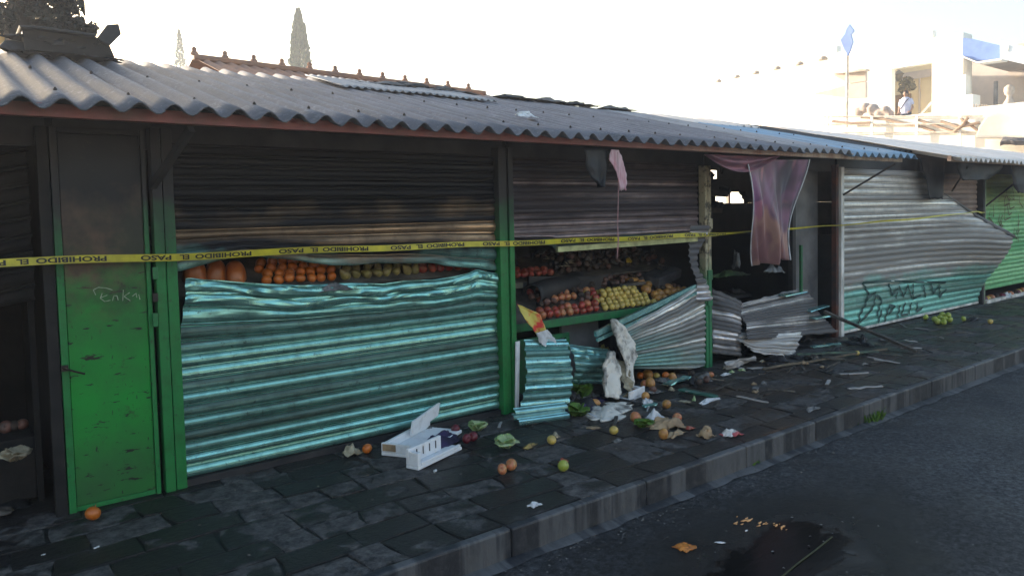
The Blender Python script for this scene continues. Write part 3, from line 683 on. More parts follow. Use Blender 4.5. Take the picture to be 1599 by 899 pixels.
brace(R1, pf(238, 292, -.04), (pf(297, 205, -.42).x, -.45, 2.09), .022, 'soot_panel')
brace(R1, (8.70, -.03, pf(1316, 305, -.03).z), (9.12, -.45, 2.09), .013)
R2 = thing('corrugated_roof', 'pale edged corrugated roof over the stalls on the far right', 'roof', (14, 1, 2.2))
e0 = pf(1480, 248, -.47)
xx = e0.x
while xx < 24:
    roof_sheet(xx, xx+1.02, -.62, 2.35, .02, mat='roof_pale', parent=R2, seed=int(xx*3)); xx += .99
mb = MB(); mb.obox((e0.x, -.49, e0.z), (24, -.49, e0.z), .05, .08, side=(0, 1, 0)); mb.build('eave_beam', 'beam2', R2, bevel=.004)
brace(R2, (13.06, -.03, 1.55), (13.6, -.45, 2.08), .013)
brace(R2, (11.35, -.40, 2.10), (11.75, -.05, 1.78), .010)

for a_, b_, q in ((-8, 6.12, 'left'), (13.0, 24, 'right')):
    mb = MB(); mb.box(a_, b_, 2.32, 2.35, 0, 2.74); tag(mb.build('rear_wall', 'soot'), 'sooty wall closing the back of the %s half of the stall row' % q, 'wall')

# ------------------------------------------------------------------ caution tape
TP = [(-40, 413, -.10), (0, 411, -.10), (130, 406, -.08), (262, 402, -.075), (520, 390, -.075), (790, 380.5, -.062), (960, 374, -.07), (1106, 366.5, -.06), (1165, 362.5, -.10), (1250, 356, -.10), (1313, 352, -.05), (1440, 341, -.30), (1500, 334, -.42), (1525, 331, -.40)]
tp = [pf(a, b, y) for a, b, y in TP]+[Vector((12.99, -.045, pf(1535, 333, -.04).z))]
p0_ = tp[0]; tp.insert(0, Vector((-2.24, -.06, p0_.z+.03)))
sl_ = [0]
for a, b in zip(tp, tp[1:]): sl_.append(sl_[-1]+(b-a).length)
def tpos(s):
    for i in range(len(tp)-1):
        if s <= sl_[i+1] or i == len(tp)-2:
            t = (s-sl_[i])/(sl_[i+1]-sl_[i]); t = max(0, min(1, t)); p = tp[i].lerp(tp[i+1], t); break
    return p
def sx(px): # arc position for a picture column on the tape
    lo, hi = 0, sl_[-1]
    for _ in range(40):
        m_ = (lo+hi)/2; p = tpos(m_)-CAM
        q = 800+FPX*p.dot(r2)/p.dot(fw)
        if q < px: lo = m_
        else: hi = m_
    return lo
def tw(s):  # half width and twist
    e = sm(sx(1080), sx(1180), s)
    return .021*(1-.45*e), .25*math.sin(s*2.1)+e*1.1*math.sin(s*1.3)
def tpt(s, h, off=0):
    p = tpos(s); hw, a = tw(s); hh = h*hw
    return p+Vector((0, -math.sin(a)*hh*.5-off-.004*abs(h)*0, math.cos(a)*hh + .004*math.sin(s*5)))
mb = MB(); S = sl_[-1]
mb.grid(lambda u, v: tpt(u*S, v*2-1), 400, 4)
tape = mb.build('caution_tape', 'tape', None, smooth=True)
tag(tape, 'yellow caution tape with black lettering stretched along all the stalls', 'caution tape')
def text_mesh(body):
    cu = bpy.data.curves.new('t', 'FONT'); cu.body = body; cu.size = 1; cu.offset = .035; cu.resolution_u = 3
    o = bpy.data.objects.new('t', cu); C.objects.link(o)
    dg = bpy.context.evaluated_depsgraph_get(); me = bpy.data.meshes.new_from_object(o.evaluated_get(dg))
    v = [tuple(q.co) for q in me.vertices]; f = [tuple(p.vertices) for p in me.polygons]
    bpy.data.objects.remove(o); bpy.data.curves.remove(cu); bpy.data.meshes.remove(me)
    x0 = min(q[0] for q in v); x1 = max(q[0] for q in v); y0 = min(q[1] for q in v); y1 = max(q[1] for q in v)
    return [((a-x0)/(x1-x0), (b-y0)/(y1-y0)) for a, b, c in v], f
words = [(body, *text_mesh(body)) for body in ('PASO', 'EL', 'PROHIBIDO')]
WL_ = {'PASO': (220, 268), 'EL': (281, 296), 'PROHIBIDO': (305, 393)}
sA0, sB0 = sx(220), sx(435.5)
per = sB0-sA0
off_ = {'PASO': (0, sx(268)-sA0), 'EL': (sx(281)-sA0, sx(296)-sA0), 'PROHIBIDO': (sx(305)-sA0, sx(393)-sA0)}
for k in range(-6, 12):
    for body, vv, ff in words:
        a, b = off_[body]; s0 = sA0+k*per+a; s1 = sA0+k*per+b
        if s0 < 0.02 or s1 > sx(1165): continue
        mb = MB(); mb.add([tpt(s1-(s1-s0)*x, -(y*2-1)*.70, .0025) for x, y in vv], ff)
        mb.build('lettering', 'ink', tape)

# ------------------------------------------------------------------ hanging cloths
def satin():
    n = NT('mauve_satin')
    d = n.noise(n.pos, 1.0, 2, .4, k=(3.2, 3.2, 1.6), dist=1.2)
    z = n.z()
    c = n.mix(n.mp(d, .42, .54), (.19, .085, .155), (.11, .055, .095))
    c = n.mix(n.mp(d, .54, .60), c, (.32, .12, .16))
    h = n.ma('ADD', n.ma('ADD', z, n.ma('MULTIPLY', n.z(i=0), .40)), n.ma('MULTIPLY', n.ma('SUBTRACT', d, .5), .6))
    zd = 6.62*.55
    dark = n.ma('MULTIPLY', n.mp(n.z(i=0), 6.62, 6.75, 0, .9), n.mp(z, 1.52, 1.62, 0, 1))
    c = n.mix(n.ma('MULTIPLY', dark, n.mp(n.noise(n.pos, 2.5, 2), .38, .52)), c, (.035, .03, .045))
    c = n.mix(n.mp(h, 4.10, 4.18, 1, 0), c, n.mix(n.mp(n.noise(n.pos, 3, 2, .4, dist=.7), .44, .56), (.33, .18, .15), (.21, .10, .11)))
    c = n.mix(n.ma('MULTIPLY', n.mp(n.z(i=0), 6.36, 6.46, .85, 0), n.mp(z, 1.5, 1.8, 1, .3)), c, (.22, .07, .22))
    n.b.inputs['Sheen Weight'].default_value = .3
    return n.fin(c, .42)
M['satin'] = satin()
cl, cr = pf(1166, 250, -.42), pf(1259, 250, -.42)
b0, b1 = pf(1190, 416, -.30), pf(1228, 404, -.34)
def curt(u, v):   # v=0 top
    a = cl.lerp(cr, u); b = b0.lerp(b1, u)
    k = v**1.5
    p = a.lerp(b, k*0+v)
    spread = math.sin(math.pi*min(1, v*1.0)*.75)*.01
    p.x += -spread*(1-u)*.6 + spread*u*.2*(1-v)
    p.y += .05*math.sin(u*9+v*1.5)*(.3+v) + .030*math.sin(u*25+v*3)*(.2+.8*v) + .022*math.sin(u*41-v*4)*v + .035*math.sin(u*5-v*5)
    if u > .75: p.y += .1*(u-.75)*v
    p.z += .015*math.sin(u*11)*v*v
    return p
mb = MB(); mb.grid(curt, 70, 60)
cu_ = mb.build('hanging_curtain', 'satin', None, smooth=True, thick=.004, origin=tuple(cl)); tag(cu_, 'mauve and peach satin curtain hanging in front of the gutted stall', 'curtain')
hl = [curt(0, v/14)+Vector((-.008, -.012, 0)) for v in range(15)]
mb = MB(); mb.tube(hl, .006, 5); mb.build('hem', 'paper_white', cu_)
hl = [curt(1, v/14)+Vector((.004, -.012, 0)) for v in range(15)]
mb = MB(); mb.tube(hl, .006, 5); mb.build('hem', 'paper_white', cu_)
# charred knot under the curtain
def crumple(name, c, w, l, h, mat, label=None, cat=None, seed=0, rot=0, n=14, group=None, parent=None, thick=.003, fold=1.0, tilt=(0, 0), ragged=.35):
    mb = MB(); e = Euler((tilt[0], tilt[1], rot)); c = Vector(c)
    P = []
    for j in range(n+1):
        for i in range(n+1):
            u, v = i/n*2-1, j/n*2-1
            a = math.atan2(v, u); rr = 1-ragged*(.5+.5*mnoise.noise(Vector((math.cos(a)*1.4+seed*3.1, math.sin(a)*1.4, seed))))
            x, y = u*w/2*rr, v*l/2*rr
            r = min(1, math.hypot(u, v))
            z = h*((.55+fold*.6*mnoise.fractal(Vector((u*1.3+seed, v*1.3, seed*2.7)), .9, 2.1, 4)) * (1-r*r*.75)) + .1*h*mnoise.noise(Vector((u*6, v*6, seed)))
            x += .18*w*mnoise.noise(Vector((u*2, v*2, seed+9))); y += .18*l*mnoise.noise(Vector((u*2, v*2, seed+19)))
            P.append(Vector((x, y, z)))
    zmin = min(p.z for p in P)
    Q = [e.to_matrix() @ (p-Vector((0, 0, zmin))) for p in P]
    zz = min(q.z for q in Q) if any(tilt) else 0
    Q = [c+q-Vector((0, 0, zz-.002)) for q in Q]
    mb.add(Q, [(j*(n+1)+i, j*(n+1)+i+1, (j+1)*(n+1)+i+1, (j+1)*(n+1)+i) for j in range(n) for i in range(n)])
    o = mb.build(name, mat, parent, smooth=True, thick=thick)
    if parent is None: tag(o, label, cat, group)
    return o
crumple('charred_hem', (b0+b1)/2+Vector((0, .0, -.12)), .30, .12, .16, 'rag', seed=5, parent=cu_)
# swag along the beam
s0, s1 = pf(1104, 242, -.44), pf(1215, 244, -.44)
def swag(u, v):
    p = s0.lerp(s1, u); sag = math.sin(math.pi*u)
    p.z += .0-.16*sag*v; p.y += .03*math.sin(v*9+u*2)+.02*sag; return p
mb = MB(); mb.grid(swag, 30, 14); tag(mb.build('fabric_swag', simple('dusty_pink_cloth', (.30, .13, .17), (.14, .08, .11), 4, .5, k=(1, 1, 6)), None, smooth=True, thick=.004, origin=tuple(s0)), 'dusty pink cloth sagging in a shallow swag under the eave beam left of the curtain', 'cloth')
# dark cloth and pink white strip over the display stall
def hang_poly(poly, y, name, mat, label, cat, seed=1, thick=.006, wob=.03, group=None, nx=12, ny=20):
    """poly: picture outline given as left edge list and right edge list (same length), built as a hanging cloth at depth y"""
    Lp, Rp = poly
    def fn(u, v):
        t = v*(len(Lp)-1); i = min(int(t), len(Lp)-2); f_ = t-i
        a = pf(*[lerp(Lp[i][k], Lp[i+1][k], f_) for k in (0, 1)], y); b = pf(*[lerp(Rp[i][k], Rp[i+1][k], f_) for k in (0, 1)], y)
        p = a.lerp(b, u); p.y += wob*math.sin(u*6+seed+v*2)*(.2+v)+wob*.5*nz(u*4, v*4, seed)
        p.x += .012*nz(v*9, seed, u*3); p.z += .02*nz(u*7, seed, 3)*v
        return p
    mb = MB(); mb.grid(fn, nx, ny); p = fn(.5, 0)
    return tag(mb.build(name, mat, None, smooth=True, thick=thick, origin=tuple(p)), label, cat, group)
hang_poly(([(914, 233), (917, 262), (924, 280), (932, 290)], [(951, 234), (950, 262), (947, 280), (942, 294)]), -.44, 'burnt_cloth', 'char_tarp', 'small black burnt cloth hanging from the beam beside the pink and white strip', 'cloth', 2)
hang_poly(([(955, 234), (951, 250), (962, 268), (967, 297)], [(967, 235), (974, 255), (978, 275), (977, 297)]), -.46, 'plastic_strip', simple('pink_white_film', (.72, .60, .66), (.40, .14, .18), 3, .45, k=(5, 1, .6)), 'pink and white plastic strip hanging from the beam with a long string below it', 'plastic strip', 3, wob=.01)
st = [pf(965, 238, -.475), pf(966, 270, -.47), pf(966, 310, -.45), pf(965, 350, -.45), pf(966, 376, -.44), pf(964, 405, -.42)]
mb = MB(); mb.tube(st, [.003, .003, .004, .004, .007, .003], 5); tag(mb.build('string', simple('pink_string', (.45, .22, .24), (.3, .2, .2), 20, .7)), 'thin pinkish string dangling from the beam across the yellow tape', 'string')
# black burnt sheets at the right hand eaves
hang_poly(([(1436, 246), (1440, 268), (1446, 285), (1451, 311)], [(1476, 247), (1474, 268), (1472, 290), (1471, 311)]), -.10, 'burnt_tarpaulin', 'char_tarp', 'narrow ragged black tarpaulin hanging in front of the ash grey shutter', 'tarpaulin', 4, wob=.02)
hang_poly(([(1492, 251), (1497, 265), (1503, 277), (1508, 282)], [(1564, 250), (1567, 262), (1558, 272), (1548, 281)]), -.40, 'burnt_tarpaulin', 'char_tarp', 'wide black tarpaulin sagging under the far right roof edge', 'tarpaulin', 6, wob=.03)
hang_poly(([(1581, 250), (1582, 270), (1583, 290), (1588, 302)], [(1640, 250), (1640, 270), (1635, 290), (1620, 302)]), -.40, 'burnt_tarpaulin', 'char_tarp', 'black tarpaulin hanging at the right edge of the photo over the green shutter', 'tarpaulin', 8, wob=.03)

# ------------------------------------------------------------------ fruit
def ball(kind, n=18, m=12):
    vs = []; fs = []
    for j in range(m+1):
        t = math.pi*j/m
        for i in range(n):
            a = 2*math.pi*i/n
            r = math.sin(t); z = math.cos(t)
            if kind == 'apple':
                r *= 1+.05*math.cos(t); z = z*.9 - .22*math.exp(-(r/.32)**2)*(1 if z > 0 else -.5)
            elif kind == 'pear':
                r *= .82-.30*z+.02*math.sin(3*a); z *= 1.25
            elif kind == 'papaya': r = (r**.6)*(.98-.08*z)*(1+.06*math.cos(5*a)); z *= 1.5
            elif kind == 'mango': r *= 1+.1*math.cos(a); z *= 1.2
            else: z *= .93; r *= 1+.015*math.cos(4*a+z*3)
            vs.append((r*math.cos(a), r*math.sin(a), z))
    for j in range(m):
        for i in range(n): fs.append((j*n+i, (j+1)*n+i, (j+1)*n+(i+1) % n, j*n+(i+1) % n))
    return vs, fs
protoMesh = {}
NAMES = {'mandarin': ('ball', 'f_orange', .036), 'papaya': ('papaya', 'f_papaya', .075), 'pear': ('pear', 'f_pear', .04), 'red_apple': ('apple', 'f_red', .038), 'dark_apple': ('apple', 'f_darkred', .036),
         'guava': ('ball', 'f_guava', .034), 'mango': ('mango', 'f_mango', .045), 'green_apple': ('apple', 'f_green', .038), 'peach_apple': ('apple', 'f_peach', .038),
         'charred_fruit': ('apple', 'f_char', .035), 'scorched_fruit': ('apple', 'f_charred2', .036)}
CAT = {'mandarin': 'orange', 'papaya': 'papaya', 'pear': 'pear', 'red_apple': 'apple', 'dark_apple': 'apple', 'guava': 'guava', 'mango': 'mango', 'green_apple': 'apple', 'peach_apple': 'apple', 'charred_fruit': 'fruit', 'scorched_fruit': 'fruit'}
def fruit(kind, p, label, group=None, s=1.0, rot=None):
    sh, mt, r = NAMES[kind]
    if kind not in protoMesh:
        v, f = ball(sh); me = bpy.data.meshes.new(kind); me.from_pydata([tuple(c*r for c in q) for q in v], [], f)
        me.polygons.foreach_set('use_smooth', [True]*len(me.polygons)); me.materials.append(M[mt])
        stm = MB(); z0 = max(q[2] for q in v)*r*.80; stm.tube([(0, 0, z0*.86), (.002, 0, z0+.008), (.004, .001, z0+.016)], .0018, 4)
        b = len(me.vertices)
        import bmesh
        bm = bmesh.new(); bm.from_mesh(me); sm_ = bpy.data.meshes.new('s'); sm_.from_pydata(stm.v, [], stm.f); bm.from_mesh(sm_); bm.to_mesh(me); bm.free(); bpy.data.meshes.remove(sm_)
        protoMesh[kind] = me
    o = bpy.data.objects.new(kind, protoMesh[kind]); C.objects.link(o)
    o.rotation_euler = rot or (rnd.uniform(-1.2, 1.2), rnd.uniform(-1.2, 1.2), rnd.uniform(0, 6.3)); o.scale = [s*rnd.uniform(.88, 1.08) for _ in range(3)]
    o.location = (p[0], p[1], p[2]+r*s*.93)
    return tag(o, label, CAT[kind], group)

# --- pile behind the tear in the long shutter: a stepped shelf
def shelfB(y): return 1.150+(y-.16)*.55
dsp = thing('display_shelf', 'sloping dark shelf behind the tear in the long shutter', 'shelf', (2.3, .5, 1.1))
mb = MB(); mb.add([(1.12, .12, shelfB(.12)), (3.46, .12, shelfB(.12)), (3.46, .9, shelfB(.9)), (1.12, .9, shelfB(.9))], [(0, 1, 2, 3)]); mb.build('shelf_board', 'wood_char', dsp, thick=.02)
for i, px in enumerate((305, 336, 368)):
    p = pf(px, 430, .26); fruit('papaya', (p.x, .26+.0*i, 1.16), 'large orange papaya standing at the left end of the torn gap', 'papayas in the torn gap', 1.0, rot=(.12, .08*i-.1, i*1.3))
xm0, xm1, xp1, xa1 = pf(412, 430, .22).x, pf(528, 430, .22).x, pf(650, 430, .22).x, pf(738, 430, .22).x
def row_pile(kinds, x0, x1, rows, y0, dy, step, zf, label, group, dz=0, scales=1.0, skip=0.0, probs=None):
    for r in range(rows):
        x = x0+(step*.5 if r % 2 else 0)
        while x < x1:
            if rnd.random() > skip:
                k = rnd.choice(kinds)
                y = y0+dy*r+rnd.uniform(-.006, .006)
                ch = 3.5 if k in ('charred_fruit', 'scorched_fruit') else 1
                fruit(k, (x+rnd.uniform(-.006, .006)*ch, y+rnd.uniform(-.006, .006)*(ch-1), zf(y)+dz+rnd.uniform(0, .008)*ch), label[k] if isinstance(label, dict) else label, group[k] if isinstance(group, dict) else group, scales*rnd.uniform(.9-.2*(ch > 1), 1.06))
            x += step*rnd.uniform(.96, 1.08)
L1 = {'mandarin': 'orange mandarin piled beside the papayas in the torn gap of the long shutter', 'pear': 'russet green pear piled mid way along the torn gap of the long shutter', 'red_apple': 'red apple piled at the right end of the torn gap of the long shutter'}
G1_ = {'mandarin': 'mandarins in the torn gap', 'pear': 'pears in the torn gap', 'red_apple': 'red apples in the torn gap'}
row_pile(['mandarin'], xm0, xm1, 4, .17, .066, .074, shelfB, L1, G1_)
row_pile(['pear'], xm1+.03, xp1, 4, .17, .066, .080, shelfB, L1, G1_)
row_pile(['red_apple'], xp1+.03, xa1+.05, 3, .17, .066, .078, shelfB, L1, G1_)
crumple('burnt_rag', (pf(515, 440, .03).x, -.05, pf(515, 446, -.02).z-.04), .26, .10, .07, 'rag', 'grey burnt rag lying over the lower lip of the torn gap', 'rag', 3)
# green partition and dark corner behind
mb = MB(); a, b = pf(402, 400, .5), pf(470, 450, .5); mb.box(a.x, b.x, .62, .64, 1.35, 1.75); tag(mb.build('green_board', 'green_frame'), 'dull green board standing behind the mandarins in the torn gap', 'board')

# --- the fruit display stall
fa, fb = pf(852, 499, .10), pf(1086, 470, .10)
ZF = (fa.z+fb.z)/2-.01
X0, X1 = 3.70, 6.00
def shelfC(y): return ZF+(y-.13)*.42
ds = thing('display_shelf', 'green edged sloping fruit shelf in the ripped open stall', 'shelf', (4.8, .5, 0))
mb = MB(); mb.add([(X0, .125, shelfC(.125)-.012), (X1, .125, shelfC(.125)-.012), (X1, 1.0, shelfC(1.)-.012), (X0, 1.0, shelfC(1.)-.012)], [(0, 1, 2, 3)]); mb.build('shelf_board', 'wood_char', ds, thick=.018)
mb = MB(); mb.box(X0, X1, .085, .115, ZF-.055, ZF+.012); mb.build('shelf_front', 'green_frame', ds, bevel=.003)
mb = MB(); mb.box(X0, 4.35, .14, .165, ZF-.17, ZF-.13); mb.box(4.31, 4.35, .14, .165, 0, ZF-.171); mb.box(X0, X0+.04, .14, .165, 0, ZF-.171); mb.build('frame', 'green_frame', ds)
mb = MB(); mb.box(X0+.06, 4.3, .35, .37, .0, ZF-.18); mb.build('drawer_front', 'green_frame', ds)
mb = MB(); mb.box(4.40, 4.86, .30, .33, .02, ZF-.08); mb.build('side_panel', 'grey_panel', ds)
for xx in (4.9, 5.95): mb = MB(); mb.box(xx, xx+.04, .15, .19, 0, ZF-.057); mb.build('leg', 'soot_panel', ds)
x900 = pf(850, 490, .15).x; x945 = pf(943, 490, .15).x; x1020 = pf(1024, 480, .15).x; x1075 = pf(1086, 470, .15).x
LC = {'red_apple': 'red apple in the front rows at the left of the lower green shelf', 'peach_apple': 'blushed red and yellow apple in the left front rows of the lower green shelf', 'guava': 'yellow guava piled in the middle of the lower green shelf', 'mango': 'golden mango piled at the right of the lower green shelf',
      'scorched_fruit': 'scorched reddish fruit heaped at the back of the lower green shelf', 'charred_fruit': 'charred black fruit heaped at the back of the lower green shelf'}
GC = {k: v for k, v in zip(LC, ('red apples on the lower shelf', 'blushed apples on the lower shelf', 'guavas on the lower shelf', 'mangoes on the lower shelf', 'scorched fruit on the lower shelf', 'charred fruit on the lower shelf'))}
row_pile(['red_apple', 'peach_apple', 'red_apple'], x900-.02, x945-.03, 2, .155, .07, .078, shelfC, LC, GC)
row_pile(['scorched_fruit', 'charred_fruit', 'peach_apple', 'red_apple', 'scorched_fruit'], x900+.10, x945+.15, 4, .30, .068, .080, shelfC, LC, GC, dz=.012, skip=.12)
row_pile(['guava'], x945+.03, x1020, 5, .15, .064, .071, shelfC, LC, GC)
row_pile(['guava'], x945+.12, x1020-.1, 2, .26, .064, .075, shelfC, LC, GC, dz=.055, skip=.1)
row_pile(['charred_fruit', 'scorched_fruit'], x945+.2, x1020+.2, 3, .48, .068, .08, shelfC, LC, GC, dz=.03, skip=.1)
row_pile(['mango'], x1020+.05, x1075-.05, 2, .16, .08, .092, shelfC, LC, GC)
row_pile(['scorched_fruit', 'charred_fruit', 'mango'], x1020+.05, x1075-.02, 3, .32, .075, .085, shelfC, LC, GC, dz=.01, skip=.1)
# curled charred sheet at left of lower shelf
def curl(a, b, r, mat, name, label, cat, w=3.6, seed=0, thick=.006):
    a, b = Vector(a), Vector(b); d = (b-a).normalized(); s = d.cross(Vector((0, 0, 1))).normalized(); u_ = s.cross(d)
    def fn(u, v):
        t = -1.2+w*v; rr = r*(1+.15*nz(u*3, v*3, seed)); return a.lerp(b, u)+s*rr*math.cos(t)+u_*rr*math.sin(t)
    mb = MB(); mb.grid(fn, 16, 14); return tag(mb.build(name, mat, None, smooth=True, thick=thick), label, cat)
c0, c1 = pf(835, 470, .35), pf(900, 447, .55)
curl((c0.x, .38, shelfC(.38)+.10), (c1.x+.1, .62, shelfC(.62)+.06), .09, 'soot_panel', 'charred_cardboard', 'curled charred cardboard lying at the left end of the lower shelf', 'cardboard', seed=3)
# upper shelf
ua = pf(808, 440, .55)
ZU = ua.z
def shelfU(y): return ZU+(y-.55)*.35
us = thing('display_shelf', 'upper sooty shelf of burnt fruit in the ripped open stall', 'shelf', (4.8, .8, 0))
mb = MB(); mb.add([(X0, .56, shelfU(.56)-.02), (6.9, .56, shelfU(.56)-.02), (6.9, 1.35, shelfU(1.35)-.02), (X0, 1.35, shelfU(1.35)-.02)], [(0, 1, 2, 3)]); mb.build('shelf_board', 'wood_char', us, thick=.018)
mb = MB(); mb.box(X0, 4.15, .53, .56, ZU-.06, ZU-.012); mb.build('shelf_front', simple('pale_sooted_board', (.30, .27, .16), (.13, .12, .09), 6, .7), us)
mb = MB(); mb.box(4.155, 5.3, .535, .56, ZU-.13, ZU-.012); mb.build('shelf_front', 'soot_panel', us)
mb = MB(); mb.obox((4.2, .52, ZU-.03), (5.1, .50, ZU-.09), .02, .14, side=(0, 1, 0)); mb.build('fallen_board', 'soot_panel', us)
xr = pf(865, 430, .6).x
row_pile(['red_apple'], X0+.05, xr, 2, .60, .07, .08, shelfU, 'bright red apple at the left end of the upper sooty shelf', 'red apples on the upper shelf')
row_pile(['charred_fruit', 'charred_fruit', 'scorched_fruit', 'charred_fruit'], xr+.08, 6.4, 5, .60, .085, .092, shelfU, {'charred_fruit': 'charred black fruit heaped on the upper sooty shelf', 'scorched_fruit': 'scorched reddish fruit among the charred heap on the upper shelf'}, {'charred_fruit': 'charred fruit on the upper shelf', 'scorched_fruit': 'scorched fruit on the upper shelf'}, skip=.15, dz=.01)
row_pile(['charred_fruit', 'scorched_fruit', 'charred_fruit'], xr+.2, 6.3, 3, .72, .095, .13, shelfU, {'charred_fruit': 'charred black fruit heaped on the upper sooty shelf', 'scorched_fruit': 'scorched reddish fruit among the charred heap on the upper shelf'}, {'charred_fruit': 'charred fruit on the upper shelf', 'scorched_fruit': 'scorched fruit on the upper shelf'}, skip=.2, dz=.065)
def banana(p, ang, L=.16, mat='f_banana', label='', group=None, r=.016):
    pts = []; 
    for i in range(9):
        t = (i/8-.5)*1.6; pts.append(Vector((math.sin(t)*L*.62, (1-math.cos(t))*L*.5, 0)))
    e = Euler((R(70) if False else 0, 0, ang)).to_matrix()
    rs = [r*q for q in (.25, .75, .95, 1, 1, 1, .95, .7, .3)]
    mb = MB(); mb.tube([e@q+Vector(p)+Vector((0, 0, r)) for q in pts], rs, 7)
    return tag(mb.build('banana', mat, None, smooth=True), label, 'banana', group)
c = pf(985, 416, .60)
for i in range(3): banana((c.x+.02*i, .60+.03*i, shelfU(.62)+.05+.012*i), .5+.1*i, label='yellow banana lying on the burnt heap of the upper shelf', group='bananas on the upper shelf')
c = pf(990, 436, .45)
for i in range(3): banana((c.x+.03*i, .48+.02*i, c.z-.03), -.8+.08*i, mat='f_mango', label='browned banana fallen between the two fruit shelves', group='bananas fallen between the shelves', r=.02)
mb = MB(); mb.box(c.x-.25, c.x+.3, .40, .60, c.z-.06, c.z-.032); tag(mb.build('charred_board', 'wood_char', None), 'charred board lying between the two fruit shelves under the browned bananas', 'board')
# scraps of burnt packaging on upper shelf
for i in range(16):
    x = rnd.uniform(xr, 6.2); y = rnd.uniform(.62, 1.0)
    crumple('burnt_scrap', (x, y, shelfU(y)+.05), rnd.uniform(.08, .2), rnd.uniform(.06, .14), rnd.uniform(.03, .08), rnd.choice(['soot_panel', 'rag', 'char_tarp', 'soot_panel', 'husk']), 'curled scrap of burnt packaging on the charred heap of the upper shelf', 'scrap', seed=i+100, rot=rnd.uniform(0, 3), n=8, group='burnt scraps on the upper shelf')
# transparent dark tub and tan board at right of upper shelf
a, b = pf(1018, 440, .40), pf(1090, 412, .40)
mb = MB(); mb.obox((a.x, .42, a.z-.0), (b.x-.1, .50, b.z-.02), .22, .10, side=(0, 1, .2), j=.012); tag(mb.build('crushed_crate', simple('smoky_plastic', (.09, .09, .10), (.04, .04, .045), 5, .25), None, bevel=.012), 'smoke grey crushed plastic crate between the shelves at the right', 'crate')
a, b = pf(1048, 378, 1.1), pf(1082, 408, 1.1); mb = MB(); mb.box(a.x, b.x+.2, 1.38, 1.40, b.z-.1, a.z+.15); tag(mb.build('tan_board', 'wood_tan', None), 'tan board standing at the right back of the ripped open stall', 'board')
a, b = pf(808, 395, 1.0), pf(862, 425, 1.0); mb = MB(); mb.box(X0+.05, b.x, 1.38, 1.40, b.z-.2, a.z+.2); tag(mb.build('tan_board', 'wood_tan', None), 'sooty tan board behind the bright red apples of the upper shelf', 'board')
# leaning charred sheet
curl((4.55, 1.0, ZU+.1), (4.25, .7, ZU+.32), .10, 'soot_panel', 'charred_cardboard', 'curled black cardboard leaning behind the apples of the upper shelf', 'cardboard', seed=8)
# hanging colourful wrapper at post
hang_poly(([(808, 475), (818, 497), (832, 515), (843, 530)], [(815, 478), (842, 490), (850, 512), (862, 528)]), -.06, 'torn_banner', simple('red_yellow_print', (.62, .05, .05), (.60, .50, .12), 3.2, .5, lo=.47, hi=.52), 'torn red and yellow printed banner caught beside the thick green post', 'banner', 4, wob=.02)
hang_poly(([(838, 520), (842, 535), (848, 540)], [(856, 515), (866, 528), (868, 540)]), -.12, 'paper_scrap', 'paper_white', 'crumpled pinkish white scrap at the foot of the torn red banner', 'paper', 9, wob=.02)
mb = MB(); a, b = pf(808, 636, -.06), pf(809, 533, -.06); mb.obox(a, b, .035, .02, side=(1, 0, 0), j=.004); tag(mb.build('foam_strip', 'foam', None, bevel=.003), 'tall narrow white foam strip leaning on the thick green post', 'foam strip')
for i in range(5):
    p = pg(rnd.uniform(815, 830), 500, 0); c = pf(rnd.uniform(815, 845), rnd.uniform(505, 530), .05)

# ------------------------------------------------------------------ fallen things in the gutted stall
def corr_sheet(c00, c10, c11, c01, name, mat, label, n=12, amp=.012, bulge=(0, 0, 0), seed=0, nu=30, rag=.04, thick=.004, along='u'):
    """corrugated sheet over four corners; ridges run along u"""
    c = [Vector(q) for q in (c00, c10, c11, c01)]
    nrm = (c[1]-c[0]).cross(c[3]-c[0]).normalized()
    def fn(u, v):
        uu = u + rag*nz(v*7, seed, 2)*(1 if u in (0, 1) else 0); vv = v+rag*nz(u*7, seed, 5)*(1 if v in (0, 1) else 0)
        p = c[0].lerp(c[1], uu).lerp(c[3].lerp(c[2], uu), vv)
        p = p+Vector(bulge)*math.sin(math.pi*u)*(.4+.6*math.sin(math.pi*v))+nrm*((amp*math.cos(2*math.pi*v*n) if amp > .03 else 0)+.05*fr(u, v, 0, 1.8, seed))
        p.z = max(p.z, .008); return p
    if amp > .03: mb = MB(); mb.grid(fn, nu, n*6)
    else: mb = slat_sheet(fn, n, nu, depth=.75, seed=seed, jit=.003)
    return tag(mb.build(name, mat, None, smooth=amp > .03, thick=.002), label, 'metal sheet')
corr_sheet(pf(1112, 552, .02), pf(1158, 556, -.12), pf(1156, 470, -.02), pf(1110, 452, .10), 'metal_sheet', 'ashsheet', 'pale grey buckled shutter piece standing against the green and cream post', 13, bulge=(0, -.10, 0), seed=1)
corr_sheet(pf(1166, 532, -.22), pf(1306, 520, .02), pf(1252, 450, .30), pf(1154, 476, .02), 'metal_sheet', 'ashsheet', 'large scorched grey shutter piece leaning in the gutted stall doorway', 18, bulge=(0, -.08, .03), seed=2, nu=40)
yb = pg(1215, 560, 0).y
corr_sheet(pf(1176, 550, yb+.02), pf(1240, 560, yb), pf(1249, 521, yb+.16), pf(1138, 520, yb+.16), 'metal_sheet', 'ashsheet2', 'small pale curled shutter piece with a ragged lower edge propped on the pavement', 8, bulge=(0, -.09, 0), seed=3, rag=.05)
corr_sheet(pg(1133, 577, .02), pg(1182, 563, .02), pg(1180, 556, .10), pg(1130, 566, .11), 'metal_sheet', 'ashsheet2', 'short ash grey strip of shutter on the ground by the foot of the cream post', 2, seed=4)
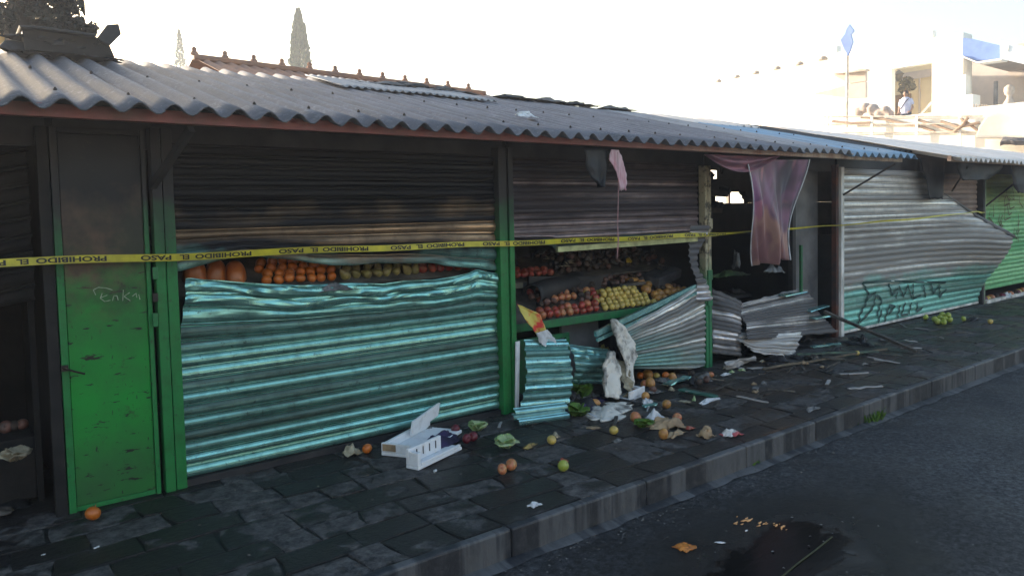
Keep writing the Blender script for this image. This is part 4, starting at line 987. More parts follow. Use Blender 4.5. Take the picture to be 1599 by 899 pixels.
for i, (a, b) in enumerate(((( 1222, 462), (1256, 456)), ((1262, 486), (1290, 478)), ((1268, 497), (1300, 492)))):
    A, B = pf(*a, .05-.03*i), pf(*b, .02-.03*i); mb = MB(); mb.obox(A, B, .09, .012, j=.008); tag(mb.build('teal_slat', 'shutter_low', None), ['teal slat fragment above the large scorched sheet', 'teal slat fragment at the right end of the large scorched sheet', 'teal slat fragment lowest at the right end of the large scorched sheet'][i], 'slat')
def bar(a, b, w, h, name, mat, label, cat, j=.006):
    mb = MB(); a, b = Vector(a), Vector(b); n = 6; prev = a
    pts = [a.lerp(b, i/n)+Vector([rnd.uniform(-j, j) for _ in range(3)])*(0 < i < n) for i in range(n+1)]
    d = (b-a).normalized(); s = d.cross(Vector((0, 0, 1))).normalized(); u_ = s.cross(d)
    vs = [p+s*(w/2*x)*rnd.uniform(.85, 1.1)+u_*(h/2*y)*rnd.uniform(.85, 1.1) for p in pts for x, y in ((-1, -1), (1, -1), (1, 1), (-1, 1))]
    fs = [(4*i+k, 4*i+(k+1) % 4, 4*i+4+(k+1) % 4, 4*i+4+k) for i in range(n) for k in range(4)]+[(0, 1, 2, 3), (4*n+3, 4*n+2, 4*n+1, 4*n)]
    mb.add(vs, fs); return tag(mb.build(name, mat, None), label, cat)
bar(pf(1288, 487, -.05), pg(1432, 549, .03), .045, .03, 'wooden_beam', 'wood_char', 'long charred wooden beam sloping from the white post down to the pavement', 'beam')
bar(pg(1192, 576, .02), pg(1385, 545, .02), .022, .018, 'wooden_stick', simple('grey_brown_stick', (.20, .16, .11), (.09, .075, .06), 8, .8), 'long thin grey brown stick lying on the pavement before the gutted stall', 'stick')
bar(pg(1245, 553, .05), pg(1372, 549, .03), .025, .02, 'metal_rail', simple('dull_green_rail', (.10, .17, .13), (.05, .07, .06), 8, .5), 'thin dull green rail lying behind the long stick', 'rail')
bar(pg(1262, 557, .03), pg(1320, 562, .02), .05, .02, 'wooden_stick', 'wood_char', 'short dark board lying across the long stick', 'stick')
bar(pg(1268, 542, .02), pg(1312, 536, .02), .05, .02, 'teal_slat', 'shutter_low', 'bright teal slat lying under the charred beam', 'slat')
bar(pg(1325, 607, .008), pg(1378, 603, .008), .03, .01, 'teal_slat', 'ashsheet2', 'pale grey slat lying near the middle of the pavement', 'slat')
for i, (a, b) in enumerate(((1126, 318), (1140, 300), (1112, 283), (1168, 318), (1130, 268))):
    c = pf(a, b, 2.0); crumple('burnt_scrap', (c.x, 2.1, c.z-.06), .4, .12, .14, 'char_tarp', 'ragged burnt strip hanging by the openings in the rear of the gutted stall', 'scrap', 700+i, n=10, tilt=(1.2, .3*i), group='burnt strips at the rear openings', ragged=.6)
# green collapsed things and burnt cloth in gutted stall
crumple('rag', pf(1150, 405, .5)+Vector((0, 0, -.12)), .12, .10, .42, 'rag', 'long grey rag hanging left of the curtain in the gutted stall', 'rag', 11, rot=.5, n=12)
crumple('melted_tarp', pf(1135, 420, .9)+Vector((0, 0, -.1)), .7, .3, .14, simple('soft_green_tarp', (.06, .13, .04), (.03, .05, .03), 5, .6), 'dull green tarpaulin heaped behind the cream post', 'tarpaulin', 12)
for i in range(34):
    x = rnd.uniform(6.3, 8.4); y = rnd.uniform(.05, 1.6)
    crumple('burnt_scrap', (x, y, .0), rnd.uniform(.12, .4), rnd.uniform(.1, .3), rnd.uniform(.05, .22), rnd.choice(['soot_panel', 'char_tarp', 'wood_char']), 'black burnt heap piece on the floor of the gutted stall', 'scrap', 200+i, n=8, group='burnt heap on the gutted stall floor')
for i in range(14):
    x = rnd.uniform(6.3, 8.0); y = rnd.uniform(.8, 1.3)
    crumple('burnt_scrap', (x, y, .54), rnd.uniform(.12, .3), rnd.uniform(.1, .3), rnd.uniform(.05, .2), rnd.choice(['soot_panel', 'rag', 'wood_char', 'char_tarp']), 'burnt piece heaped on the counter inside the gutted stall', 'scrap', 260+i, n=8, group='burnt heap on the gutted stall counter')
# lower debris of the display stall
for i in range(22):
    x = rnd.uniform(3.75, 5.9); y = rnd.uniform(.15, .9)
    crumple('burnt_scrap', (x, y, .0), rnd.uniform(.1, .35), rnd.uniform(.1, .3), rnd.uniform(.05, .2), rnd.choice(['soot_panel', 'char_tarp', 'wood_char', 'soot_panel']), 'dark burnt piece on the floor under the lower green shelf', 'scrap', 300+i, n=8, group='burnt pieces under the green shelf')
for i, px in enumerate((1000, 1012, 1026, 1040)):
    p = pg(px, 592, 0); fruit(['mandarin', 'mango', 'guava', 'mandarin'][i], (p.x, p.y, 0), ['burnt orange at the left end under the scorched flap', 'brown mango under the scorched flap', 'yellow guava under the scorched flap', 'orange at the right end under the scorched flap'][i])
p = pf(925, 520, .33); 
crumple('plastic_bag', (p.x+.05, .22, ZF-.40), .13, .1, .10, simple('olive_bag', (.25, .22, .05), (.1, .08, .03), 8, .5), 'olive yellow crumpled bag under the middle of the green shelf', 'bag', 41)
crumple('torn_paper', (p.x+.12, .15, ZF-.62), .14, .1, .12, simple('rust_paper', (.25, .09, .05), (.12, .06, .04), 8, .7), 'rust coloured torn paper below the olive bag', 'paper', 42)

# ------------------------------------------------------------------ debris on the pavement
# tall torn white sheet and column
def tall_sheet(pl, pr, y0, y1, name, mat, label, cat, seed, wob=.03, ny=26, thick=.006):
    def fn(u, v):
        t = v*(len(pl)-1); i = min(int(t), len(pl)-2); f_ = t-i; y = lerp(y0, y1, v)
        a = pf(*[lerp(pl[i][k], pl[i+1][k], f_) for k in (0, 1)], y); b = pf(*[lerp(pr[i][k], pr[i+1][k], f_) for k in (0, 1)], y)
        p = a.lerp(b, u); p.y += wob*(math.sin(u*4+v*3+seed)+1.2*fr(u*2, v*3, 0, 1.5, seed))
        p.x += .010*nz(v*12, u*3, seed); p.z = max(.006, p.z); return p
    mb = MB(); mb.grid(fn, 14, ny); return tag(mb.build(name, mat, None, smooth=True, thick=thick), label, cat)
tall_sheet([(955, 500), (957, 520), (962, 540), (972, 558), (976, 580), (979, 600)], [(958, 499), (980, 512), (993, 535), (997, 555), (990, 575), (986, 606)], -.16, -.28, 'torn_foam_board', 'paper', 'tall pointed torn white board standing in front of the scorched flap', 'board', 3, thick=.02)
tall_sheet([(948, 548), (946, 570), (945, 590), (948, 620)], [(962, 550), (966, 575), (965, 600), (962, 622)], -.20, -.33, 'torn_foam_board', 'paper', 'narrow upright white board left of the tall pointed one', 'board', 5, thick=.03)
tall_sheet([(966, 560), (969, 580), (968, 600), (973, 620)], [(978, 570), (982, 590), (990, 605), (1000, 625)], -.18, -.34, 'torn_rag', 'husk', 'crumpled brown and cream rag between the two white boards', 'rag', 8, wob=.06)
def at(px, py, z=0): return pg(px, py, z)
crumple('foam_sheet', at(952, 643), .62, .34, .045, 'paper', 'flat flaking white foam sheet on the pavement below the torn boards', 'foam sheet', 21, rot=.5, n=24, thick=.012)
crumple('dark_cloth', at(925, 634), .55, .14, .07, 'purple', 'dark purple cloth lying behind the flaking foam sheet', 'cloth', 22, rot=.35)
# broken foam corner
def foam_piece(name, c, L, W_, H, rot, label, walls='lb', th=.022, mat='foam', lean=0):
    mb = MB(); e = Euler((lean, 0, rot)).to_matrix()
    def bx(x0, x1, y0, y1, z0, z1):
        b = MB().box(x0, x1, y0, y1, z0, z1); mb.add([Vector(c)+e@(Vector(q)+Vector((rnd.uniform(-.003, .003),)*3)) for q in b.v], b.f)
    bx(0, L, 0, W_, 0, th)
    if 'f' in walls: bx(0, L, 0, th, th+.001, H)
    if 'b' in walls:
        n = 5
        for i in range(n): bx(L*i/n, L*(i+1)/n-.0005, W_-th, W_, th+.001, H*rnd.uniform(.8, 1.05))
    if 'l' in walls: bx(0, th, th+.001, W_-th-.001, th+.001, H)
    if 'r' in walls: bx(L-th, L, th+.001, W_-th-.001, th+.001, H*.9)
    return tag(mb.build(name, mat, None, bevel=.004), label, 'foam box')
foam_piece('foam_box', at(985, 628), .26, .16, .085, .25, 'broken corner of a white foam box beside the flaking foam sheet', 'fr')
crumple('plastic_film', at(1004, 628)+Vector((0, -.05, 0)), .18, .10, .05, 'paper_white', 'white crinkled film hanging off the broken foam corner', 'plastic film', 23, rot=.6)
# main broken box
c0 = at(596, 712); cR = at(655, 718); cB = at(668, 672)
ang = math.atan2((cR-c0).y, (cR-c0).x); 
fb_ = thing('foam_box', 'broken white foam fruit box lying open on the pavement before the long shutter', 'foam box', tuple(c0))
d1 = (cR-c0); d2 = (cB-c0); L1_ = d1.length; L2_ = d2.length; e1 = d1.normalized(); e2 = d2.normalized()
def slab(a, u_, v_, w_):
    a, u_, v_, w_ = map(Vector, (a, u_, v_, w_)); b = MB()
    vs = [a+u_*i+v_*j+w_*k for i in (0, 1) for j in (0, 1) for k in (0, 1)]
    b.add(vs, [(0, 1, 3, 2), (4, 6, 7, 5), (0, 4, 5, 1), (2, 3, 7, 6), (0, 2, 6, 4), (1, 5, 7, 3)]); return b
Z = Vector((0, 0, 1)); th = .024
slab(c0+Z*.004, e1*L1_, e2*L2_, Z*th).build('base', 'foam', fb_, bevel=.004)
slab(c0+Z*(.005+th)+e2*.001, e1*L1_, e2*th, Z*.06).build('front_wall', 'foam', fb_, bevel=.004)
slab(c0+Z*(.005+th)+e2*(th+.002), e1*th, e2*(L2_-th), Z*.055).build('side_wall', 'foam', fb_, bevel=.004)
lw = slab(c0+Z*.065+e2*L2_*.45+e1*.05, e2*L2_*.62+Z*.04, e1*.02+Z*.0, Z*.10+e1*.02)
lw.build('lid_rail', 'foam', fb_, bevel=.004)
lab = slab(c0+Z*.038-e2*.0035+e1*.012, e1*L1_*.35, e2*.003, Z*.045); lab.build('label', 'card', fb_)
a = at(654, 736); b = at(722, 703)
fb2 = thing('foam_box', 'snapped off wall of the white foam box with slots, nearest the kerb', 'foam box', tuple(a))
ee = (b-a).normalized(); ss = Vector((-ee.y, ee.x, 0)); Lb = (b-a).length
slab(a+Z*.004, ee*Lb, ss*.10, Z*.022).build('base', 'foam', fb2, bevel=.004)
slab(a+Z*.027+ss*.076, ee*Lb*.72, ss*.024, Z*.10).build('wall', 'foam', fb2, bevel=.004)
slab(a+Z*.027+ss*.001, ee*.03, ss*.074, Z*.085).build('end_wall', 'foam', fb2, bevel=.004)
slab(a+Z*.027+ee*.032, ee*(Lb*.9), ss*.02, Z*.018).build('lip', 'foam', fb2, bevel=.003)
for i in range(4): slab(a+Z*.06+ss*.070+ee*(Lb*(.16+.14*i)), ee*.006, ss*.005, Z*.05).build('slot', 'rag', fb2)
crumple('purple_cloth', at(688, 694), .42, .26, .13, 'purple', 'dark blue purple cloth bundled inside the broken white foam box', 'cloth', 24, rot=.4, n=20, thick=.008, fold=.7)
crumple('husk', at(672, 674), .30, .10, .05, 'rag', 'grey leafy scraps lying behind the purple cloth', 'scrap', 25, rot=.4)
def leafy(c, r, label, name='lettuce', mat='lettuce', seed=0, n=7, cat='lettuce'):
    mb = MB(); c = Vector(c)
    for k in range(n):
        a0 = k/n*6.28+seed; el = rnd.uniform(.1, 1.2)
        d = Vector((math.cos(a0)*math.cos(el), math.sin(a0)*math.cos(el), math.sin(el)*.8)); s = d.cross(Z).normalized()
        def fn(u, v):
            w_ = math.sin(math.pi*min(1, v*.8+.15))*r*.7
            p = c+Z*.006+d*(r*v)+s*((u-.5)*2*w_); p.z += .35*r*math.sin(v*2.6)*(1-el/2)+.12*r*fr(u*2, v*2, k, 2, seed)
            p.x += .1*r*nz(u*5, v*5, k+seed); p.z = max(p.z, c.z+.003); return p
        mb.grid(fn, 7, 8)
    return tag(mb.build(name, mat, None, smooth=True, thick=.002), label, cat)
crumple('grey_wad', at(550, 710), .12, .10, .09, 'husk', 'crumpled pale leafy wad beside the orange at the foot of the long shutter', 'wad', 26, ragged=.2)
fruit('mandarin', at(146, 812), 'single bright orange at the foot of the green door', s=1.12)
fruit('mandarin', at(574, 708), 'split burnt orange left of the broken foam box', s=1.0)
fruit('dark_apple', at(712, 677), 'dark red apple just behind the purple cloth')
fruit('dark_apple', at(729, 692), 'dark red apple at the right tip of the purple cloth')
fruit('dark_apple', at(739, 689), 'dark red apple rightmost beside the purple cloth')
leafy(at(746, 673), .09, 'green lettuce leaves near the shutter, right of the foam box', seed=1)
leafy(at(790, 700), .10, 'pale green lettuce clump between the foam box and the yellow apple', seed=2)
crumple('fruit_peel', at(828, 698), .16, .06, .03, simple('yellow_peel', (.35, .26, .08), (.14, .09, .04), 14, .6), 'yellow brown peel beside the lettuce clump', 'peel', 27, rot=.4)
fruit('guava', at(862, 694), 'yellow pear shaped fruit alone on the wet stones', s=1.0)
fruit('peach_apple', at(785, 740), 'small orange red apple touching a larger red one', s=.85)
fruit('peach_apple', at(799, 735), 'large blushed red apple, taller of the touching pair', s=1.08)
fruit('green_apple', at(880, 736), 'bright green apple with a dark bruise on the wet stones', s=1.0, rot=(.9, 0, .3))
crumple('red_peel', at(880, 722), .07, .05, .04, 'f_red', 'piece of red apple behind the bright green apple', 'peel', 28, n=8)
crumple('feather_tuft', at(835, 790), .09, .07, .03, 'paper_white', 'small white fluffy tuft nearest the kerb', 'tuft', 29, ragged=.6)
fruit('guava', at(959, 679), 'lemon yellow fruit right of the wet patch', s=1.05)
crumple('feather_tuft', at(964, 690), .10, .07, .03, 'rag', 'grey feathery tuft just in front of the lemon yellow fruit', 'tuft', 30, ragged=.6)
leafy(at(903, 650), .12, 'broad green leaves beside the fallen teal slats', seed=3, mat='weed', n=5)
leafy(at(905, 622), .16, 'large dark green leaf heap behind the fallen teal slats', seed=4, mat='weed', n=6)
fruit('dark_apple', at(893, 642), 'dark red apple beside the fallen teal slats')
bar(at(905, 640, .02), at(932, 652, .01), .02, .01, 'white_rib', 'paper_white', 'curved white rib of a leaf by the green leaves', 'leaf rib')
fruit('peach_apple', at(993, 660), 'blushed red fruit in front of the flaking foam sheet', s=1.15)
leafy(at(1006, 668), .085, 'small green cabbage head in front of the crumpled tan paper', seed=5, mat='weed', n=9, cat='cabbage')
crumple('crumpled_paper', at(1040, 668), .34, .16, .10, 'card', 'crumpled tan paper bag on the pavement', 'paper bag', 31, rot=-.5, n=18)
crumple('crumpled_paper', at(1024, 655), .16, .12, .09, 'paper_white', 'white crumpled paper behind the tan paper bag', 'paper', 32, n=14)
crumple('crumpled_paper', at(1055, 680), .22, .08, .05, 'card', 'tan paper strip in front of the tan paper bag', 'paper', 38, rot=.2, n=14)
fruit('mango', at(1037, 685), 'tan round fruit in front of the tan paper bag', s=.8)
fruit('peach_apple', at(1058, 660), 'reddish onion like fruit right of the tan paper bag', s=1.05)
fruit('mango', at(1041, 637), 'brown round fruit behind the white crumpled paper', s=.8)
crumple('red_peel', at(1077, 670), .09, .06, .03, 'f_red', 'pinkish peel between the tan paper bag and the torn cardboard', 'peel', 33, n=8)
crumple('torn_cardboard', at(1103, 683), .14, .12, .12, 'card', 'small crumpled tan cardboard standing near the kerb', 'cardboard', 34, ragged=.4)
crumple('wrapper', at(1143, 680), .18, .12, .07, simple('red_white_wrapper', (.6, .58, .56), (.35, .06, .07), 6, .4, lo=.5, hi=.54), 'white and red crumpled wrapper near the kerb', 'wrapper', 35, n=14)
crumple('plastic_film', at(1108, 627), .34, .09, .04, 'paper_white', 'white twisted plastic film beside the green slat', 'plastic film', 36, rot=.1, n=16, ragged=.5)
bar(at(1064, 608, .015), at(1118, 620, .015), .07, .015, 'teal_slat', simple('dull_teal_slat', (.06, .2, .16), (.04, .12, .1), 8, .4, .3), 'long dull green slat behind the white twisted film', 'slat')
bar(at(1042, 600, .03), at(1074, 588, .03), .08, .015, 'teal_slat', 'shutter_low', 'bright teal slat at the foot of the scorched flap', 'slat')
bar(at(1005, 635, .01), at(1025, 630, .02), .05, .01, 'teal_slat', 'shutter_low', 'small teal slat scrap in front of the broken foam corner', 'slat')
crumple('wrapper', at(1134, 586), .14, .06, .03, 'paper_white', 'thin white scrap at the foot of the cream post', 'scrap', 37)
crumple('grey_wad', at(1270, 640), .25, .08, .03, 'rag', 'dark tangled netting on the pavement far right', 'netting', 39, ragged=.7)
limes = [(1446, 497), (1460, 500), (1468, 498), (1476, 500), (1484, 501), (1472, 493), (1481, 494), (1465, 504), (1474, 505)]
for i, (a, b) in enumerate(limes): fruit('green_apple', at(a, b+3), 'green apple in the little heap below the ash grey shutter', 'green apples below the ash shutter', 1.1)
fruit('green_apple', at(1505, 502), 'green apple alone to the right of the little heap')
crumple('wrapper', at(1520, 500), .35, .15, .07, 'soot_panel', 'black crumpled scrap right of the lone green apple', 'scrap', 43)
fruit('guava', at(1547, 506), 'small yellow fruit far along the pavement')
fruit('guava', at(1339, 555), 'yellow fruit beside the crossing sticks', s=.8)
# goods under the bright green shutter
for i in range(16):
    p = Vector((13.25+i*.17, .0, .0)); k = ['dark_apple', 'guava', 'peach_apple', 'charred_fruit'][i % 4]
    fruit(k, (p.x+rnd.uniform(-.03, .03), .04+rnd.uniform(-.03, .02), .0), 'spilled fruit in the gap under the bright green shutter', 'fruit under the bright green shutter', 1.5)
crumple('plastic_bag', (14.0, -.02, .0), .3, .15, .2, 'paper_white', 'white bag in the gap under the bright green shutter', 'bag', 44)
# inside the far left stall
for i in range(26):
    p = Vector((rnd.uniform(-.5, .40), rnd.uniform(.05, 1.2), 0))
    crumple('burnt_scrap', p, rnd.uniform(.12, .35), rnd.uniform(.1, .3), rnd.uniform(.04, .2), rnd.choice(['soot', 'char_tarp', 'wood_char']), 'black burnt rubbish on the floor of the far left stall', 'scrap', 400+i, n=8, group='burnt rubbish in the far left stall')
p = pf(25, 720, .15); leafy((p.x, .15, max(.02, p.z)), .09, 'pale wilted leaves among the rubbish in the far left stall', seed=8, mat='husk')
mb = MB(); mb.box(-.3, .38, .35, .8, .02, .38); tag(mb.build('black_crate', 'soot', None, bevel=.01), 'blackened crate under the melons in the far left stall', 'crate')
for i, (a, b) in enumerate(((12, 668), (25, 672), (40, 680))): p = pf(a, b, .4); fruit('charred_fruit' if i == 1 else 'scorched_fruit', (p.x, .55, .38), ['scorched fruit leftmost on the blackened crate', 'blackened fruit in the middle of the blackened crate', 'scorched fruit rightmost on the blackened crate'][i])  # fruit given dark skins to stand in for the dim interior
t = thing('corrugated_panel', 'burnt slatted panel leaning inside the far left stall', 'panel', (.0, 1.0, 0))
mb = slat_sheet(lambda u, v: Vector((lerp(-.2, .42, u), .55-.25*u, lerp(1.05, 2.1, v)+.12*u)), 11, 10, depth=1.5, seed=77); mb.build('panel', 'soot', t)
for i in (0, 1): mb = MB(); mb.box(-.2+.58*i, -.17+.58*i, .57-.23*i, .60-.23*i, 0, 2.1); mb.build('leg', 'soot', t)

# kerbside weeds, litter, leaves
def weed(c, r, label, seed=0, n=60):
    mb = MB(); rr = random.Random(seed)
    for k in range(n):
        a0 = rr.uniform(0, 6.28); rad = r*rr.random()**.6; b = Vector((c[0]+rad*math.cos(a0), c[1]+rad*.35*math.sin(a0), c[2])); h = rr.uniform(.3, 1)*r*.55
        d = Vector((rr.uniform(-.6, .6), rr.uniform(-.6, .6), 1))*h; s = Vector((rr.uniform(-1, 1), rr.uniform(-1, 1), 0)).normalized()*.006
        mb.add([b-s, b+s, b+d*.6+s*.9, b+d, b+d*.6-s*.9], [(0, 1, 2, 4), (4, 2, 3)])
    return tag(mb.build('weed_tuft', 'weed', None), label, 'weed')
weed(at(1364, 655, -.15), .16, 'largest green weed tuft growing at the foot of the kerb', 1, 150)
weed(at(1338, 664, -.15), .05, 'tiny weed just left of the largest kerb tuft', 2, 25)
weed(at(1260, 693, -.15), .05, 'small weed at the kerb foot between the other tufts', 3, 30)
weed(at(1180, 725, -.15), .06, 'small weed at the kerb foot nearest the camera', 4, 35)
def scrap_flat(c, r, mat, label, name, cat, seed, rot=0, asp=.5, group=None, h=.006):
    rr = random.Random(seed); n = 11; c = Vector(c); P = []
    for k in range(n):
        a0 = k/n*6.283; q = r*rr.uniform(.6, 1.15); x, y = q*math.cos(a0), q*asp*math.sin(a0)
        P.append((c.x+x*math.cos(rot)-y*math.sin(rot), c.y+x*math.sin(rot)+y*math.cos(rot), c.z+.003+rr.uniform(0, h)))
    mb = MB(); mb.add(P+[(c.x, c.y, c.z+.004+h*.8)], [(k, (k+1) % n, n) for k in range(n)])
    return tag(mb.build(name, mat, None, smooth=True, thick=.0015), label, cat, group)
RZ = -.16
crumple('dead_leaf', at(1070, 855, RZ), .11, .10, .02, 'autumn_leaf', 'large orange dead leaf floating in the road puddle', 'leaf', 51, n=14, ragged=.3)
scrap_flat(at(1126, 848, RZ), .03, 'paper_white', 'small white scrap in the puddle right of the orange leaf', 'paper_scrap', 'scrap', 52, 2.4, .4)
scrap_flat(at(1166, 830, RZ), .012, 'paper_white', 'tiny white speck near the bright edge of the puddle', 'paper_scrap', 'scrap', 53)
scrap_flat(at(875, 842, RZ), .025, 'lettuce', 'small yellow green leaf on the road close to the kerb', 'leaf', 'leaf', 54, .3)
scrap_flat(at(152, 856), .02, 'paper_white', 'tiny white paper chip on the stones before the green door', 'paper_scrap', 'scrap', 55, .6, .4)
scrap_flat(at(68, 868), .012, 'paper_white', 'tiniest white chip on the stones at the lower left', 'paper_scrap', 'scrap', 56, .6, .4)
scrap_flat(at(680, 738), .02, 'paper_white', 'small pale peel curl right below the broken foam wall', 'peel', 'peel', 57, 1.2, .6, h=.02)
bar(at(1300, 838, RZ+.004), at(1215, 905, RZ+.004), .008, .004, 'straw', simple('olive_straw', (.045, .05, .018), (.03, .03, .012), 20, .7), 'long olive straw lying across the dark puddle', 'straw', j=.002)
# countless small litter
mb = MB(); mb2 = MB()
def chip(mb, p, r):
    a0 = rnd.uniform(0, 6.28); h = rnd.uniform(.2, .8)*r
    P = [Vector(p)+Vector((math.cos(a0+k*1.57)*r*rnd.uniform(.4, 1), math.sin(a0+k*1.57)*r*rnd.uniform(.3, 1), .002+h*rnd.random())) for k in range(4)]
    T = Vector(p)+Vector((0, 0, h+.003)); mb.add(P+[T], [(0, 1, 4), (1, 2, 4), (2, 3, 4), (3, 0, 4)])
for i in range(900):
    x = rnd.uniform(1.0, 12); y = rnd.triangular(-1.6, .1, -.35); dens = math.exp(-((x-5.8)/2.6)**2)
    if rnd.random() < .12+dens: chip(mb, (x, y, 0), rnd.uniform(.004, .020)*rnd.choice((.6, 1, 1.3)))
tag(mb.build('burnt_crumbs', 'wood_char', None), 'fine charred crumbs strewn over the wet pavement stones', 'crumbs', kind='stuff')
for i in range(260):
    x = rnd.uniform(1.2, 11); y = rnd.triangular(-1.6, .05, -.4); dens = math.exp(-((x-5.2)/2.0)**2)
    if rnd.random() < .1+dens: chip(mb2, (x, y, 0), rnd.uniform(.003, .012))
tag(mb2.build('pale_crumbs', 'husk', None), 'tiny pale litter crumbs strewn over the wet pavement stones', 'crumbs', kind='stuff')
mb = MB()
for i in range(1500):
    x = rnd.uniform(1.0, 12); y = KY-.02-abs(rnd.gauss(0, .14)) if rnd.random() < .8 else rnd.uniform(-4, KY-.2)
    chip(mb, (x, y, RZ), rnd.uniform(.004, .013))
tag(mb.build('gutter_grit', simple('grit', (.16, .16, .16), (.05, .05, .05), 50, .9, obj=False), None), 'grit and small stones collected along the kerb foot', 'grit', kind='stuff')

# ------------------------------------------------------------------ on and behind the roof
def outline(pts, y, t, name, mat, label, cat, parent=None, group=None):
    P = [pf(a, b, y) for a, b in pts]; mb = MB(); mb.prism([(p.x, p.z) for p in P], y, y+t)
    o = mb.build(name, mat, parent, bevel=.006)
    if parent is None: tag(o, label, cat, group)
    return o
t = thing('charred_sign_box', 'long charred box frame with a bent upright end lying on the roof at the left', 'box', tuple(pf(110, 84, 1.9)))
outline([(34, 44), (60, 45), (150, 58), (158, 62), (172, 72), (180, 90), (120, 86), (40, 78)], 1.9, .35, 'box_side', 'soot', '', '', t)
outline([(30, 40), (62, 41), (152, 54), (150, 58), (60, 45), (34, 44)], 1.82, .5, 'box_rim', 'char_tarp', '', '', t)
outline([(152, 60), (168, 39), (186, 38), (190, 54), (172, 72), (160, 66)], 1.86, .05, 'bent_flap', 'char_tarp', '', '', t)
tr = thing('burnt_tree', 'burnt dark tree with ragged scorched leaves at the top left corner', 'tree', tuple(pf(30, 90, 2.9)))
b0_ = pf(32, 80, 2.9); mb = MB()
tk = [Vector((b0_.x, 2.9, 0)), Vector((b0_.x, 2.9, 2.5)), pf(30, 40, 2.9), pf(42, -40, 2.9), pf(60, -120, 2.9)]
mb.tube(tk, [.16, .14, .10, .09, .05], 8); mb.tube([pf(34, 30, 2.9), pf(70, 0, 2.8), pf(100, -40, 2.7)], [.05, .03, .015], 6); mb.tube([pf(34, 60, 2.9), pf(95, 10, 2.9), pf(120, -10, 2.9)], [.04, .025, .01], 6)
mb.tube([pf(120, -20, 2.85), pf(127, 5, 2.85), pf(133, 26, 2.85)], [.02, .03, .006], 6)
mb.build('trunk', 'bark', tr)
def leaves(mb, blobs, n, size, rr):
    for k in range(n):
        c, r = rr.choice(blobs); c = Vector(c)
        while True:
            d = Vector((rr.uniform(-1, 1), rr.uniform(-1, 1), rr.uniform(-1, 1)))
            if d.length < 1: break
        p = c+Vector((d.x*r[0], d.y*r[1], d.z*r[2])); a = Vector((rr.gauss(0, 1), rr.gauss(0, 1), rr.gauss(0, 1))).normalized(); b = a.cross(Vector((rr.gauss(0, 1), rr.gauss(0, 1), rr.gauss(0, 1)))).normalized()
        s = size*rr.uniform(.6, 1.3); mb.add([p-a*s, p+b*s*.45, p+a*s, p-b*s*.45], [(0, 1, 2, 3)])
rr_ = random.Random(5); mb = MB()
bl = [(tuple(pf(a, b, 2.9)), (r_, .3, r_)) for a, b, r_ in ((20, 10, .16), (45, -10, .2), (75, 5, .13), (95, 35, .08), (108, 15, .09), (60, 28, .12), (100, -10, .12), (120, 42, .06), (85, 45, .08), (20, -40, .3), (80, -50, .3), (140, 50, .05), (105, 52, .08), (8, 35, .08))]
leaves(mb, bl, 5200, .026, rr_); mb.build('crown', 'leaf_burnt', tr)
# blue scrap, and a board coloured as a sunlit orange glow, at the very corner
outline([(-15, 5), (6, 8), (10, 22), (0, 30), (-15, 28)], 3.3, .03, 'blue_tarp', 'blue_fascia', 'scrap of blue tarpaulin at the very top left corner', 'tarpaulin')
outline([(-25, 44), (10, 47), (14, 60), (6, 78), (-25, 74)], 3.4, .03, 'orange_board', simple('orange_board', (.8, .40, .10), (.7, .5, .25), 8, .6), 'bright orange board at the left edge just above the roof', 'board')
crumple('foam_scrap', (pf(822, 196, .1).x, .1, roof_z(.1, 3.8)+.03), .22, .12, .05, 'paper_white', 'white scrap lying on the corrugated roof', 'scrap', 61, tilt=(.26, 0))
for i, (a, yy) in enumerate(((600, 2.2), (640, 2.3), (700, 2.2), (800, 2.3), (860, 2.35), (900, 2.3), (960, 2.3))):
    p = pf(a, 140, yy); crumple('roof_debris', (p.x, yy, roof_z(yy, p.x)+.02), .75, .3, .09+.02*(i % 3), 'char_tarp' if i % 2 else 'roof_brown', 'low mound of burnt debris along the top edge of the roof', 'debris', 70+i, n=12, group='debris along the roof top')
# tiled ridge behind
t = thing('tiled_roof', 'terracotta tiled ridge with small finials rising behind the corrugated roof', 'roof', tuple(pf(500, 115, 5.0)))
ra, rb = pf(302, 86, 5.0), pf(757, 144, 5.0)
mb = MB(); mb.obox(ra-Vector((0, 0, .03)), rb-Vector((0, 0, .03)), .12, .07, side=(0, 1, 0)); mb.build('ridge', 'terracotta', t, bevel=.02)
mb = MB(); nseg = 60
def rf(u, v):
    p = ra.lerp(rb, u); return Vector((p.x, p.y-1.9*v, p.z-.05-.62*v+.018*math.cos(u*2*math.pi*nseg/2)))
mb.grid(rf, 240, 4); mb.build('tile_slope', 'terracotta', t, smooth=True)
mb = MB(); mb.grid(lambda u, v: Vector((rf(u, 0).x, 5+1.9*v, rf(u, 0).z-.62*v)), 30, 2); mb.build('rear_slope', 'terracotta', t)
mb = MB(); e = rf(1, 1); mb.box(ra.x+.03, rb.x-.03, 3.3, 6.7, 0, min(rf(0, 1).z, e.z)-.04); mb.build('wall', 'shade_wall', t)
for px in (304, 352, 397, 441, 484, 524, 562, 598, 633, 667, 700, 732):
    f_ = (px-302)/455.0; 
    lo, hi = 0, 1
    for _ in range(30):
        mid = (lo+hi)/2; p = ra.lerp(rb, mid)-CAM; q = 800+FPX*p.dot(r2)/p.dot(fw)
        if q < px: lo = mid
        else: hi = mid
    p = ra.lerp(rb, lo); mb = MB(); mb.tube([p+Vector((0, 0, -.0)), p+Vector((0, 0, .035)), p+Vector((0, 0, .045)), p+Vector((0, 0, .08)), p+Vector((0, 0, .10))], [.05, .042, .026, .03, .008], 8); mb.build('finial', 'terracotta', t)
